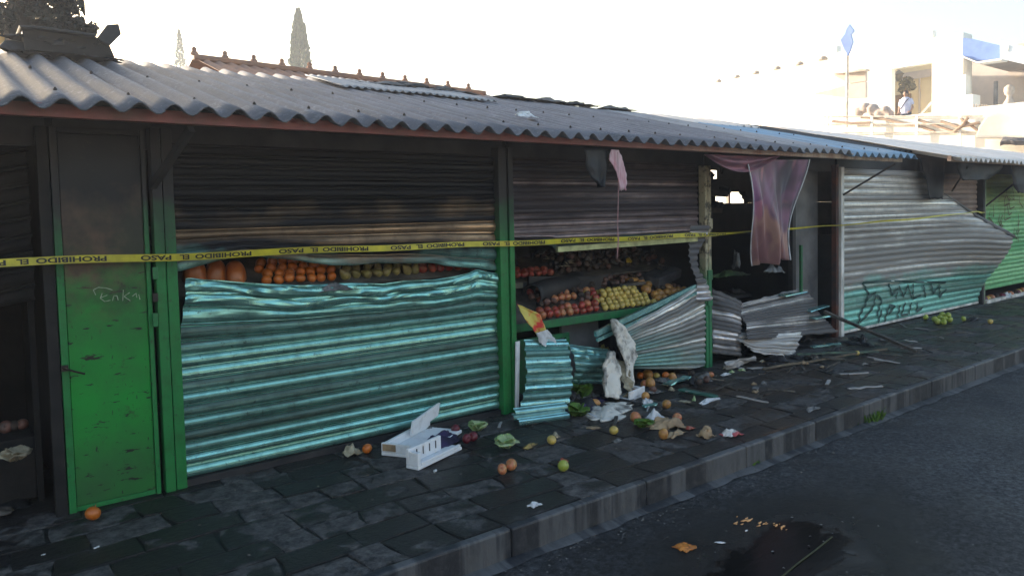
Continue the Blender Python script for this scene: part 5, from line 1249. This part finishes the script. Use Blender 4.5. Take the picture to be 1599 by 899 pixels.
def cypress(px, top, base_py, y, rad, label, n, seed, size):
    a = pf(px, top, y); k = thing('cypress', label, 'cypress tree', (a.x, y, 0)); H_ = a.z
    mb = MB(); mb.tube([(a.x, y, 0), (a.x, y, H_*.6), (a.x, y, H_*.97)], [rad*.25, rad*.15, .02], 7); mb.build('trunk', 'bark', k)
    mb = MB(); rr = random.Random(seed); zb = pf(px, base_py+60, y).z
    for i in range(n):
        z = zb+(H_-zb)*rr.random()**.8; f_ = (H_-z)/(H_-zb); R_ = rad*min(1, f_*2.0)**.75*(1+.25*nz(z*2.2, seed, 1)); a0 = rr.uniform(0, 6.28)
        q = R_*rr.random()**.35; R2 = q*(1+.22*nz(math.cos(a0)*2, math.sin(a0)*2, z*1.3))
        p = Vector((a.x+R2*math.cos(a0), y+R2*math.sin(a0), z)); d = Vector((math.cos(a0)*.4, math.sin(a0)*.4, 1)).normalized(); s = d.cross(Vector((rr.gauss(0, 1), rr.gauss(0, 1), rr.gauss(0, 1)))).normalized()
        l = size*rr.uniform(.6, 1.4); mb.add([p, p+d*l*.5+s*l*.22, p+d*l, p+d*l*.5-s*l*.22], [(0, 1, 2, 3)])
    mb.build('crown', 'leaf_dark', k)
cypress(466, 18, 100, 40, .62, 'tall narrow green cypress standing behind the tiled ridge', 5200, 3, .22)
cypress(280, 50, 84, 70, .42, 'tiny distant cypress tip left of the tiled ridge', 1200, 4, .25)
# pale rear roofs
t = thing('corrugated_roof', 'pale sunlit corrugated roof seen over the top edge of the stall row', 'roof', (13, 5, 2.9))
mb = MB(); mb.grid(lambda u, v: Vector((lerp(6.6, 27, u), lerp(2.7, 7.2, v), lerp(2.70, 3.02, v)+.02*math.cos(u*20.4/.165*6.283)+.03*fr(u*20, v*4, 0, .7, 3))), 900, 10); mb.build('roof_sheet', simple('pale_pinkish_sheet', (.62, .50, .46), (.45, .36, .33), 1.2, .7, obj=False), t, smooth=True, thick=.01)
mb = MB(); mb.box(26.8, 26.9, 2.9, 7.0, 0, 2.9); mb.build('wall', 'shade_wall', t)
for xx in range(7, 27, 3): mb = MB(); mb.box(xx, xx+.08, 6.9, 6.98, 0, 2.9); mb.build('post', 'shade_wall', t)

# ------------------------------------------------------------------ terrace building at the far right
def rect(pl, pt, pr, pb, X, tk, mat, name, parent, zb=None):
    a, b = pX(pl, pt, X), pX(pr, pb, X); mb = MB(); mb.box(X, X+tk, min(a.y, b.y), max(a.y, b.y), b.z if zb is None else zb, a.z)
    return mb.build(name, mat, parent)
def poly(pts, X, tk, mat, name, parent, **k):
    P = [pX(a, b, X) for a, b in pts]; mb = MB(); mb.prism([(p.y, p.z) for p in P], X, X+tk, 'x'); return mb.build(name, mat, parent, **k)
tw_ = thing('terrace_wall', 'white retaining wall under the raised terrace at the far right', 'wall', tuple(pX(1450, 220, 28)))
rect(1335, 213, 1680, 260, 28.35, 12, 'white_wall', 'wall', tw_, zb=0); rect(1338, 190, 1680, 213, 28.36, .12, 'white_wall', 'parapet', tw_)
tb = thing('terrace_building', 'sunlit white building with ochre recess and blue fascia above the raised terrace', 'building', tuple(pX(1450, 200, 36)))
rect(1300, 84, 1392, 215, 37, .4, 'white_wall', 'wall', tb, zb=0)
rect(1392.5, 84, 1456, 215, 39, .4, 'ochre', 'recess_wall', tb, zb=0)
rect(1392.5, 60, 1456, 98, 37, .4, 'white_wall', 'wall', tb)
rect(1456, 60, 1503, 215, 36.4, 1, 'white_wall', 'pillar', tb, zb=0)
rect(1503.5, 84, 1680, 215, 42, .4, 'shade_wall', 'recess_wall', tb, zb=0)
poly([(1504, 60), (1522, 62), (1563, 72), (1564, 92), (1526, 96), (1503, 87)], 36, .5, 'blue_fascia', 'fascia', tb)
poly([(1503, 88), (1526, 97), (1564, 92), (1564, 94.5), (1526, 99.5), (1503, 90)], 35.9, .7, 'white_wall', 'fascia_trim', tb)
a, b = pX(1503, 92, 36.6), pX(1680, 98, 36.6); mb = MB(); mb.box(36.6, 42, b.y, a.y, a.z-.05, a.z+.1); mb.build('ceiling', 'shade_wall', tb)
poly([(1562, 64), (1640, 84), (1640, 110), (1562, 92)], 35.4, .4, 'pale_awning', 'awning', tb)
poly([(1568, 70), (1576, 72), (1574, 82), (1567, 80)], 35.36, .03, 'white_wall', 'lettering_strip', tb)
rect(1552, 128, 1557, 172, 37, .12, 'grey_panel', 'pole', tb)
rect(1435, 112, 1437, 182, 38.9, .06, 'shade_wall', 'frame', tb); rect(1392, 118, 1455, 120, 38.88, .06, 'shade_wall', 'frame', tb)
rect(1397, 150, 1422, 200, 38.85, .1, 'wood_tan', 'door', tb)
rect(1500, 150, 1519, 200, 35.5, .8, 'white_wall', 'pedestal', tb)
rect(1500, 118, 1508, 149.5, 35.6, .5, 'white_wall', 'pedestal', tb)
# long white wing with dome lamps
a, b = pX(1090, 120, 41), pX(1310, 82, 37.2)
mb = MB(); mb.add([(a.x, a.y, 0), (b.x, b.y, 0), (b.x, b.y, b.z+.3), (a.x, a.y, a.z+.3)], [(0, 1, 2, 3)]); mb.build('side_wing', 'white_wall', tb, thick=.3)
for i, (px, py, w_) in enumerate(((1125, 127, 15), (1154, 120, 16), (1184, 114, 17), (1217, 107, 18), (1252, 100, 19), (1288, 92, 20))):
    X = 40.2-.55*i; c = pX(px, py, X); r_ = w_/2/FPX*(c-CAM).dot(fw)
    mb = MB(); vs = []; n = 12
    mb.tube([c+Vector((0, 0, r_*.75)), c+Vector((0, 0, r_*.5)), c+Vector((0, 0, r_*.35)), c+Vector((0, 0, .0)), c+Vector((0, 0, -r_*.25))], [r_*.12, r_*.15, r_*.5, r_*.95, r_*1.0], 12)
    k = mb.build('dome_lamp', simple('grey_dome_shade', (.22, .19, .17), (.3, .26, .22), 4, .6) if i == 0 else bpy.data.materials['grey_dome_shade'], None, smooth=False)
    tag(k, ['first and smallest', 'second', 'third', 'fourth', 'fifth', 'last and largest'][i]+' grey dome lamp from the left along the white wing wall', 'lamp', 'dome lamps along the white wing')
    mb = MB(); mb.tube([c+Vector((0, 0, r_*.7)), c+Vector((.3, .1, r_*.9)), c+Vector((1.0, .3, r_*.9))], r_*.08, 5); mb.build('bracket', 'rail', k)
# canopy and pole with flag
t = thing('terrace_canopy', 'lean-to canopy with a shaded underside left of the ochre recess', 'canopy', tuple(pX(1320, 190, 33)))
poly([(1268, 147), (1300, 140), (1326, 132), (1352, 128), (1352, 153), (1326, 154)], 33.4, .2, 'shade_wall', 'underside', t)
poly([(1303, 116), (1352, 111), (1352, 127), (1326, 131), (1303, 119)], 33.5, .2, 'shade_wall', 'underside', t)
poly([(1300, 113), (1352, 108), (1352, 111), (1303, 116)], 33.2, .4, 'rail', 'roof_edge', t)
t = thing('flag_pole', 'thin pole with a blue kite shaped flag rising left of the ochre recess', 'flag', tuple(pX(1323, 160, 32.6)))
a, b = pX(1323, 200, 32.6), pX(1324, 60, 32.6); mb = MB(); mb.tube([a, b], .06, 8); mb.build('pole', 'rail', t)
poly([(1327, 39), (1334, 49), (1329, 55), (1332, 66), (1327, 82), (1324, 88), (1319, 78), (1313, 63), (1320, 54), (1322, 47)], 32.5, .08, 'blue_fascia', 'flag', t)
# railing
t = thing('terrace_railing', 'pale iron railing along the front edge of the raised terrace', 'railing', tuple(pX(1410, 212, 28.2)))
for i, px in enumerate((1293, 1362, 1432, 1500)):
    a, b = pX(px, 212, 28.2), pX(px, 182, 28.2); mb = MB(); mb.box(28.17, 28.23, a.y-.04, a.y+.04, a.z-.5, b.z); mb.build('rail_post', 'white_wall', t)
for py in (183, 195, 208):
    a, b = pX(1285, py, 28.2), pX(1535, py-1, 28.2); mb = MB(); mb.tube([a, b], .03, 6); mb.build('rail_bar', 'rail', t)
rr_ = random.Random(9)
t2 = [((1345, 184), (1380, 186), (1410, 193), (1440, 199), (1460, 206)), ((1435, 188), (1460, 196), (1490, 206)), ((1500, 186), (1515, 195), (1528, 205)), ((1300, 190), (1330, 193), (1360, 192)), ((1470, 190), (1500, 199), (1530, 192)), ((1490, 207), (1505, 195), (1512, 184))]
for i, pts in enumerate(t2):
    mb = MB(); mb.tube([pX(a, b, 28.27-.03*i) for a, b in pts], .05, 6)
    tag(mb.build('bent_pipe', simple('rusty_pipe', (.30, .2, .15), (.4, .3, .22), 4, .7) if i == 0 else bpy.data.materials['rusty_pipe'], None), 'brown bent pipe tangled behind the terrace railing', 'pipe', 'bent pipes behind the terrace railing')
def lumps(pts, X, d, name, mat, label, cat, seed):
    mb = MB()
    for a, b, r_ in pts:
        c = pX(a, b, X); rad = r_/FPX*(c-CAM).dot(fw)
        def fn(u, v):
            th_, ph = u*6.283, v*math.pi; q = rad*(1+.25*fr(math.cos(th_), math.sin(th_), math.cos(ph), 1.2, seed+a))
            return c+Vector((q*d*math.sin(ph)*math.cos(th_), q*math.sin(ph)*math.sin(th_), q*math.cos(ph)))
        mb.grid(fn, 14, 9)
    o = mb.build(name, mat, None, smooth=True); md = o.modifiers.new('r', 'REMESH'); md.mode = 'VOXEL'; md.voxel_size = .05; md.use_smooth_shade = True
    return tag(o, label, cat)
lumps([(1342, 176, 8), (1352, 169, 8), (1364, 172, 9), (1375, 178, 8), (1384, 174, 8), (1390, 180, 7)], 29.4, 1, 'covered_bundle', simple('brown_sacking', (.32, .24, .20), (.45, .38, .34), 5, .8), 'lumpy brown covered bundle behind the terrace railing', 'bundle', 3)
t = thing('white_block', 'big white rendered block at the right end of the terrace', 'wall', tuple(pX(1580, 212, 27.2)))
poly([(1521, 216), (1529, 196), (1540, 181), (1556, 176), (1660, 175), (1660, 216)], 27.2, .8, 'white_wall', 'block', t, bevel=.08)
# bust statue, lantern, plant, balusters
c = pX(1576, 176, 36.9)
t = thing('stone_bust', 'pale stone bust standing under the blue fascia', 'statue', tuple(c))
s_ = 1/FPX*(c-CAM).dot(fw)
mb = MB(); prof = [(0, 13), (4, 12), (10, 9), (16, 7), (18, 5.5), (22, 4), (25, 3.6), (28, 6), (33, 7.5), (38, 7), (42, 3.5), (43, .5)]
mb.tube([c+Vector((0, 0, h*s_)) for h, r_ in prof], [r_*s_ for h, r_ in prof], 12); mb.build('bust', 'stone_pale', t, smooth=True)
for i in range(6):
    c = pX(1521+4.2*i, 180, 35.2); s_ = 1/FPX*(c-CAM).dot(fw)
    if i == 0: bt = thing('balustrade', 'short pale balustrade between the white pedestal and the stone bust', 'balustrade', tuple(c))
    mb = MB(); mb.tube([c, c+Vector((0, 0, 5*s_)), c+Vector((0, 0, 12*s_)), c+Vector((0, 0, 16*s_))], [1.3*s_, 1.7*s_, .9*s_, 1.2*s_], 7); mb.build('baluster', 'stone_pale', bt)
c = pX(1404, 128, 38.2); s_ = 1/FPX*(c-CAM).dot(fw)
t = thing('wall_lantern', 'dark iron lantern hanging before the ochre wall', 'lantern', tuple(c))
mb = MB(); mb.tube([c+Vector((0, 0, h*s_)) for h in (0, 2, 10, 11, 16, 18)], [2*s_, 4*s_, 6*s_, 8*s_, 3*s_, .6*s_], 6); mb.build('lantern_body', simple('dull_iron', (.2, .17, .13), (.3, .25, .18), 6, .6), t)
mb = MB(); rr_ = random.Random(3); leaves(mb, [(tuple(pX(1416, 130, 37.8)), (.3, .35, .3)), (tuple(pX(1422, 136, 37.8)), (.3, .25, .2)), (tuple(pX(1411, 140, 37.8)), (.3, .2, .2))], 700, .09, rr_)
t = thing('potted_plant', 'dusty green plant hanging in front of the ochre wall above the person', 'plant', tuple(pX(1416, 145, 37.8))); mb.build('foliage', simple('dusty_leaf', (.18, .16, .10), (.12, .11, .07), 5, .7), t)
mb = MB(); c = pX(1416, 146, 37.8); mb.tube([c, c+Vector((0, 0, .22))], [.1, .16], 8); mb.build('pot', 'terracotta', t)
mb = MB(); a, b = pX(1438, 180, 34), pX(1456, 160, 34); mb.obox(a, b, .08, .08); tag(mb.build('handrail', 'rail', None), 'sloping handrail at the foot of the white pillar', 'handrail')
# rough roof ends at the far right
corr_sheet(pX(1562, 226, 20), pX(1620, 222, 20), pX(1620, 217, 22), pX(1566, 219, 22), 'metal_sheet', 'roof_brown', 'dark rusty roof sheet end jutting in at the far right above the pale roof', 10, amp=.05)
# ---- person on the terrace
def person(c, label, h=1.7):
    """upright figure at c (feet), facing -x"""
    t = thing('person', label, 'person', c); c = Vector(c); k = h/1.7
    P = lambda x, y, z: c+Vector((x, y, z))*k
    b = MB()
    b.tube([P(0, 0, .86), P(0, 0, 1.0), P(0, 0, 1.18), P(-.01, 0, 1.34), P(0, 0, 1.42), P(0, 0, 1.47)], [.13, .135, .13, .15, .11, .055], 12)
    b.tube([P(0, -.12, 1.38), P(0, .12, 1.38)], [.07, .07], 8)
    b.tube([P(0, 0, 1.42), P(-.01, 0, 1.52)], [.052, .05], 8)
    hd = P(-.015, 0, 1.60)
    b.grid(lambda u, v: hd+Vector((.092*math.sin(v*math.pi)*math.cos(u*6.283), .076*math.sin(v*math.pi)*math.sin(u*6.283)*(1-.15*v), .115*math.cos(v*math.pi)))*k, 14, 10)
    b.tube([hd+Vector((-.085, 0, .01))*k, hd+Vector((-.112, 0, -.025))*k], [.012*k, .016*k], 6)
    for s in (-1, 1):
        b.tube([hd+Vector((0, s*.07, .0))*k, hd+Vector((.005, s*.084, .012))*k], [.018*k, .02*k], 6)
        b.tube([P(0, s*.15, 1.38), P(.03, s*.215, 1.20), P(.02, s*.245, 1.08), P(-.06, s*.235, .96), P(-.13, s*.20, .90)], [.055, .048, .042, .034, .026], 8)
        hp = P(-.15, s*.19, .895); b.tube([P(-.13, s*.20, .90), hp, hp+Vector((-.05, 0, -.012))*k], [.026, .036, .03], 7)
        for q in range(4): b.tube([hp+Vector((-.04, (q-1.5)*.017, -.008))*k, hp+Vector((-.085+abs(q-1.5)*.008, (q-1.5)*.02, -.022))*k, hp+Vector((-.10, (q-1.5)*.021, -.05))*k], [.010*k, .009*k, .007*k], 5)
        b.tube([hp+Vector((0, -s*.03, 0))*k, hp+Vector((-.035, -s*.058, -.01))*k], [.012*k, .009*k], 5)
        b.tube([P(0, s*.08, .90), P(-.01, s*.10, .50), P(.01, s*.10, .27), P(0, s*.10, .07)], [.10, .068, .056, .04], 9)
        b.tube([P(.05, s*.10, .035), P(-.14, s*.11, .03)], [.04, .035], 8)
    o = b.build('body', 'skin', t); md = o.modifiers.new('r', 'REMESH'); md.mode = 'VOXEL'; md.voxel_size = .014; md.use_smooth_shade = True
    g = MB(); g.grid(lambda u, v: P(0, 0, 0)+Vector((math.cos(u*6.283)*lerp(.165, .12, sm(.75, 1, v)), math.sin(u*6.283)*(lerp(.17, .205, sm(0, .7, v)) if v < .85 else lerp(.205, .08, (v-.85)/.15)), lerp(.84, 1.47, v)))*k, 22, 14)
    for s in (-1, 1): g.tube([P(0, s*.15, 1.385), P(.02, s*.205, 1.25), P(.027, s*.225, 1.17)], [.078, .072, .066], 10)
    so_ = g.build('shirt', 'shirt', t, smooth=True)
    g = MB()
    for s in (-1, 1): g.tube([P(0, s*.075, .92), P(-.01, s*.10, .50), P(.01, s*.10, .12)], [.125, .088, .075], 10)
    g.build('trousers', 'trouser', t, smooth=True)
    g = MB(); g.grid(lambda u, v: hd+Vector((.016, 0, .018))*k+Vector((.098*math.sin(v*1.75)*math.cos(u*6.283), .088*math.sin(v*1.75)*math.sin(u*6.283), .118*math.cos(v*1.75)))*k, 14, 6); g.build('hair', 'hair', t, smooth=True)
    g = MB(); g.tube([P(-.14, -.16, 1.40), P(-.17, 0, 1.2), P(-.15, .17, .98)], [.016]*3, 6); g.build('bag_strap', 'trouser', t)
pp = pX(1415, 143, 29.2); person((29.2, pp.y, pp.z-1.70), 'person in pale lilac shirt with dark shoulder strap standing behind the terrace railing')
mb = MB(); a = pX(1340, 213, 28.4); mb.box(28.401, 40, pX(1680, 213, 28).y, pX(1290, 213, 28).y, pp.z-1.8, pp.z-1.702); tag(mb.build('terrace_floor', 'shade_wall'), kind='structure')

# ------------------------------------------------------------------ houses across the road (behind the camera, unseen, added to block low sky light)
t = thing('house', 'grey row house across the road, seen only in reflections', 'house', (4, -15, 0))
mb = MB(); mb.box(-14, 24, -22, -15, 0, 4.6); mb.build('wall', 'facade_far', t)
for i in range(9): mb = MB(); mb.box(-12+4*i, -10.4+4*i, -14.99, -14.95, 1.0, 2.6); mb.build('window', 'window', t)

for i in range(26):  # orange shreds stand in for bright sky glints on the puddle
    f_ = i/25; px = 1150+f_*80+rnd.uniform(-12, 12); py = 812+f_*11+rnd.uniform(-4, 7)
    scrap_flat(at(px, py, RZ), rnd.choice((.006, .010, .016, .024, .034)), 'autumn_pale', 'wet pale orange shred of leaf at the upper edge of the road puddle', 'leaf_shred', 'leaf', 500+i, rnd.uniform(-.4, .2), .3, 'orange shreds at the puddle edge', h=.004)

# ------------------------------------------------------------------ thin even haze added to stand in for backlit veiling glare
hm = bpy.data.materials.new('smoke_haze'); hm.use_nodes = True; ht = hm.node_tree; ht.nodes.remove(ht.nodes['Principled BSDF'])
pv = ht.nodes.new('ShaderNodeVolumePrincipled'); pv.inputs['Density'].default_value = HAZE; pv.inputs['Color'].default_value = (.80, .86, 1, 1); pv.inputs['Anisotropy'].default_value = .35
ht.links.new(pv.outputs[0], ht.nodes['Material Output'].inputs['Volume'])
M['haze'] = hm
mb = MB(); mb.box(-402, 402, -402, 402, -1.2, 16); tag(mb.build('haze', 'haze', None), kind='stuff')

bolts = 0
for ix in range(26):
    bx_ = (round((.1+ix*.35)/WV))*WV
    for by in (-.35, .75):
        z = roof_z(by, bx_)+.036
        mb = MB(); mb.tube([(bx_, by, z-.006), (bx_, by, z+.003), (bx_, by, z+.012)], [.010, .009, .004], 7); mb.build('bolt', 'iron', R1)

for i in range(46):
    x = rnd.gauss(6.6, 1.6); y = rnd.uniform(-1.2, -.05); L = rnd.uniform(.06, .32); a0 = rnd.uniform(0, 3.14)
    d_ = Vector((math.cos(a0), math.sin(a0), 0))*L/2; p = Vector((x, y, .010))
    bar(p-d_, p+d_+Vector((0, 0, rnd.uniform(0, .03))), rnd.uniform(.008, .03), rnd.uniform(.005, .014), 'charred_splinter', rnd.choice(['wood_char', 'soot_panel', 'wood_char', 'ashsheet2']), 'charred splinter scattered on the pavement before the open stalls', 'splinter', j=.003)['group'] = 'charred splinters on the pavement'
for i in range(26):
    x = rnd.gauss(5.2, 1.3); y = rnd.uniform(-1.1, -.05)
    crumple('paper_bit', (x, y, .0), rnd.uniform(.04, .13), rnd.uniform(.03, .08), rnd.uniform(.015, .05), rnd.choice(['husk', 'rag', 'card', 'soot_panel', 'lettuce']), 'small torn scrap strewn on the pavement in front of the ripped open stall', 'scrap', 800+i, rot=rnd.uniform(0, 3), n=7, ragged=.5, group='torn scraps on the pavement')

for i in range(30):
    x = rnd.uniform(6.15, 8.9) if i % 2 else rnd.uniform(3.8, 6.0); y = rnd.uniform(-.55, -.02) if i % 2 else rnd.uniform(-.42, -.05)
    crumple('burnt_scrap', (x, y, .0), rnd.uniform(.10, .34), rnd.uniform(.08, .26), rnd.uniform(.03, .12), rnd.choice(['soot_panel', 'char_tarp', 'wood_char', 'rag']), 'charred crumpled scrap spilled out onto the pavement before the open stalls', 'scrap', 900+i, rot=rnd.uniform(0, 3), n=10, ragged=.6, group='charred scraps spilled on the pavement')
for i in range(16):
    k = ['scorched_fruit', 'charred_fruit', 'mango', 'peach_apple'][i % 4]
    fruit(k, (rnd.uniform(4.0, 6.0), rnd.uniform(-.5, .0), 0), {'scorched_fruit': 'scorched fruit rolled out at the foot of the ripped open stall', 'charred_fruit': 'blackened fruit rolled out at the foot of the ripped open stall', 'mango': 'golden brown fruit rolled out at the foot of the ripped open stall', 'peach_apple': 'blushed fruit rolled out at the foot of the ripped open stall'}[k], k.replace('_', ' ')+' rolled out of the ripped open stall', rnd.uniform(.75, 1.05))

for i, (a, b, w_, h_) in enumerate(((60, 50, .5, .16), (95, 56, .45, .22), (130, 60, .35, .12), (45, 70, .4, .15), (150, 82, .5, .12))):
    c = pf(a, b, 2.0); crumple('charred_heap', (c.x, 2.0, max(c.z-h_*.6, roof_z(2.0, c.x))), w_, .3, h_, 'char_tarp', 'ragged charred heap on and around the burnt box on the roof', 'debris', 950+i, n=14, ragged=.6, group='charred heaps on the roof')
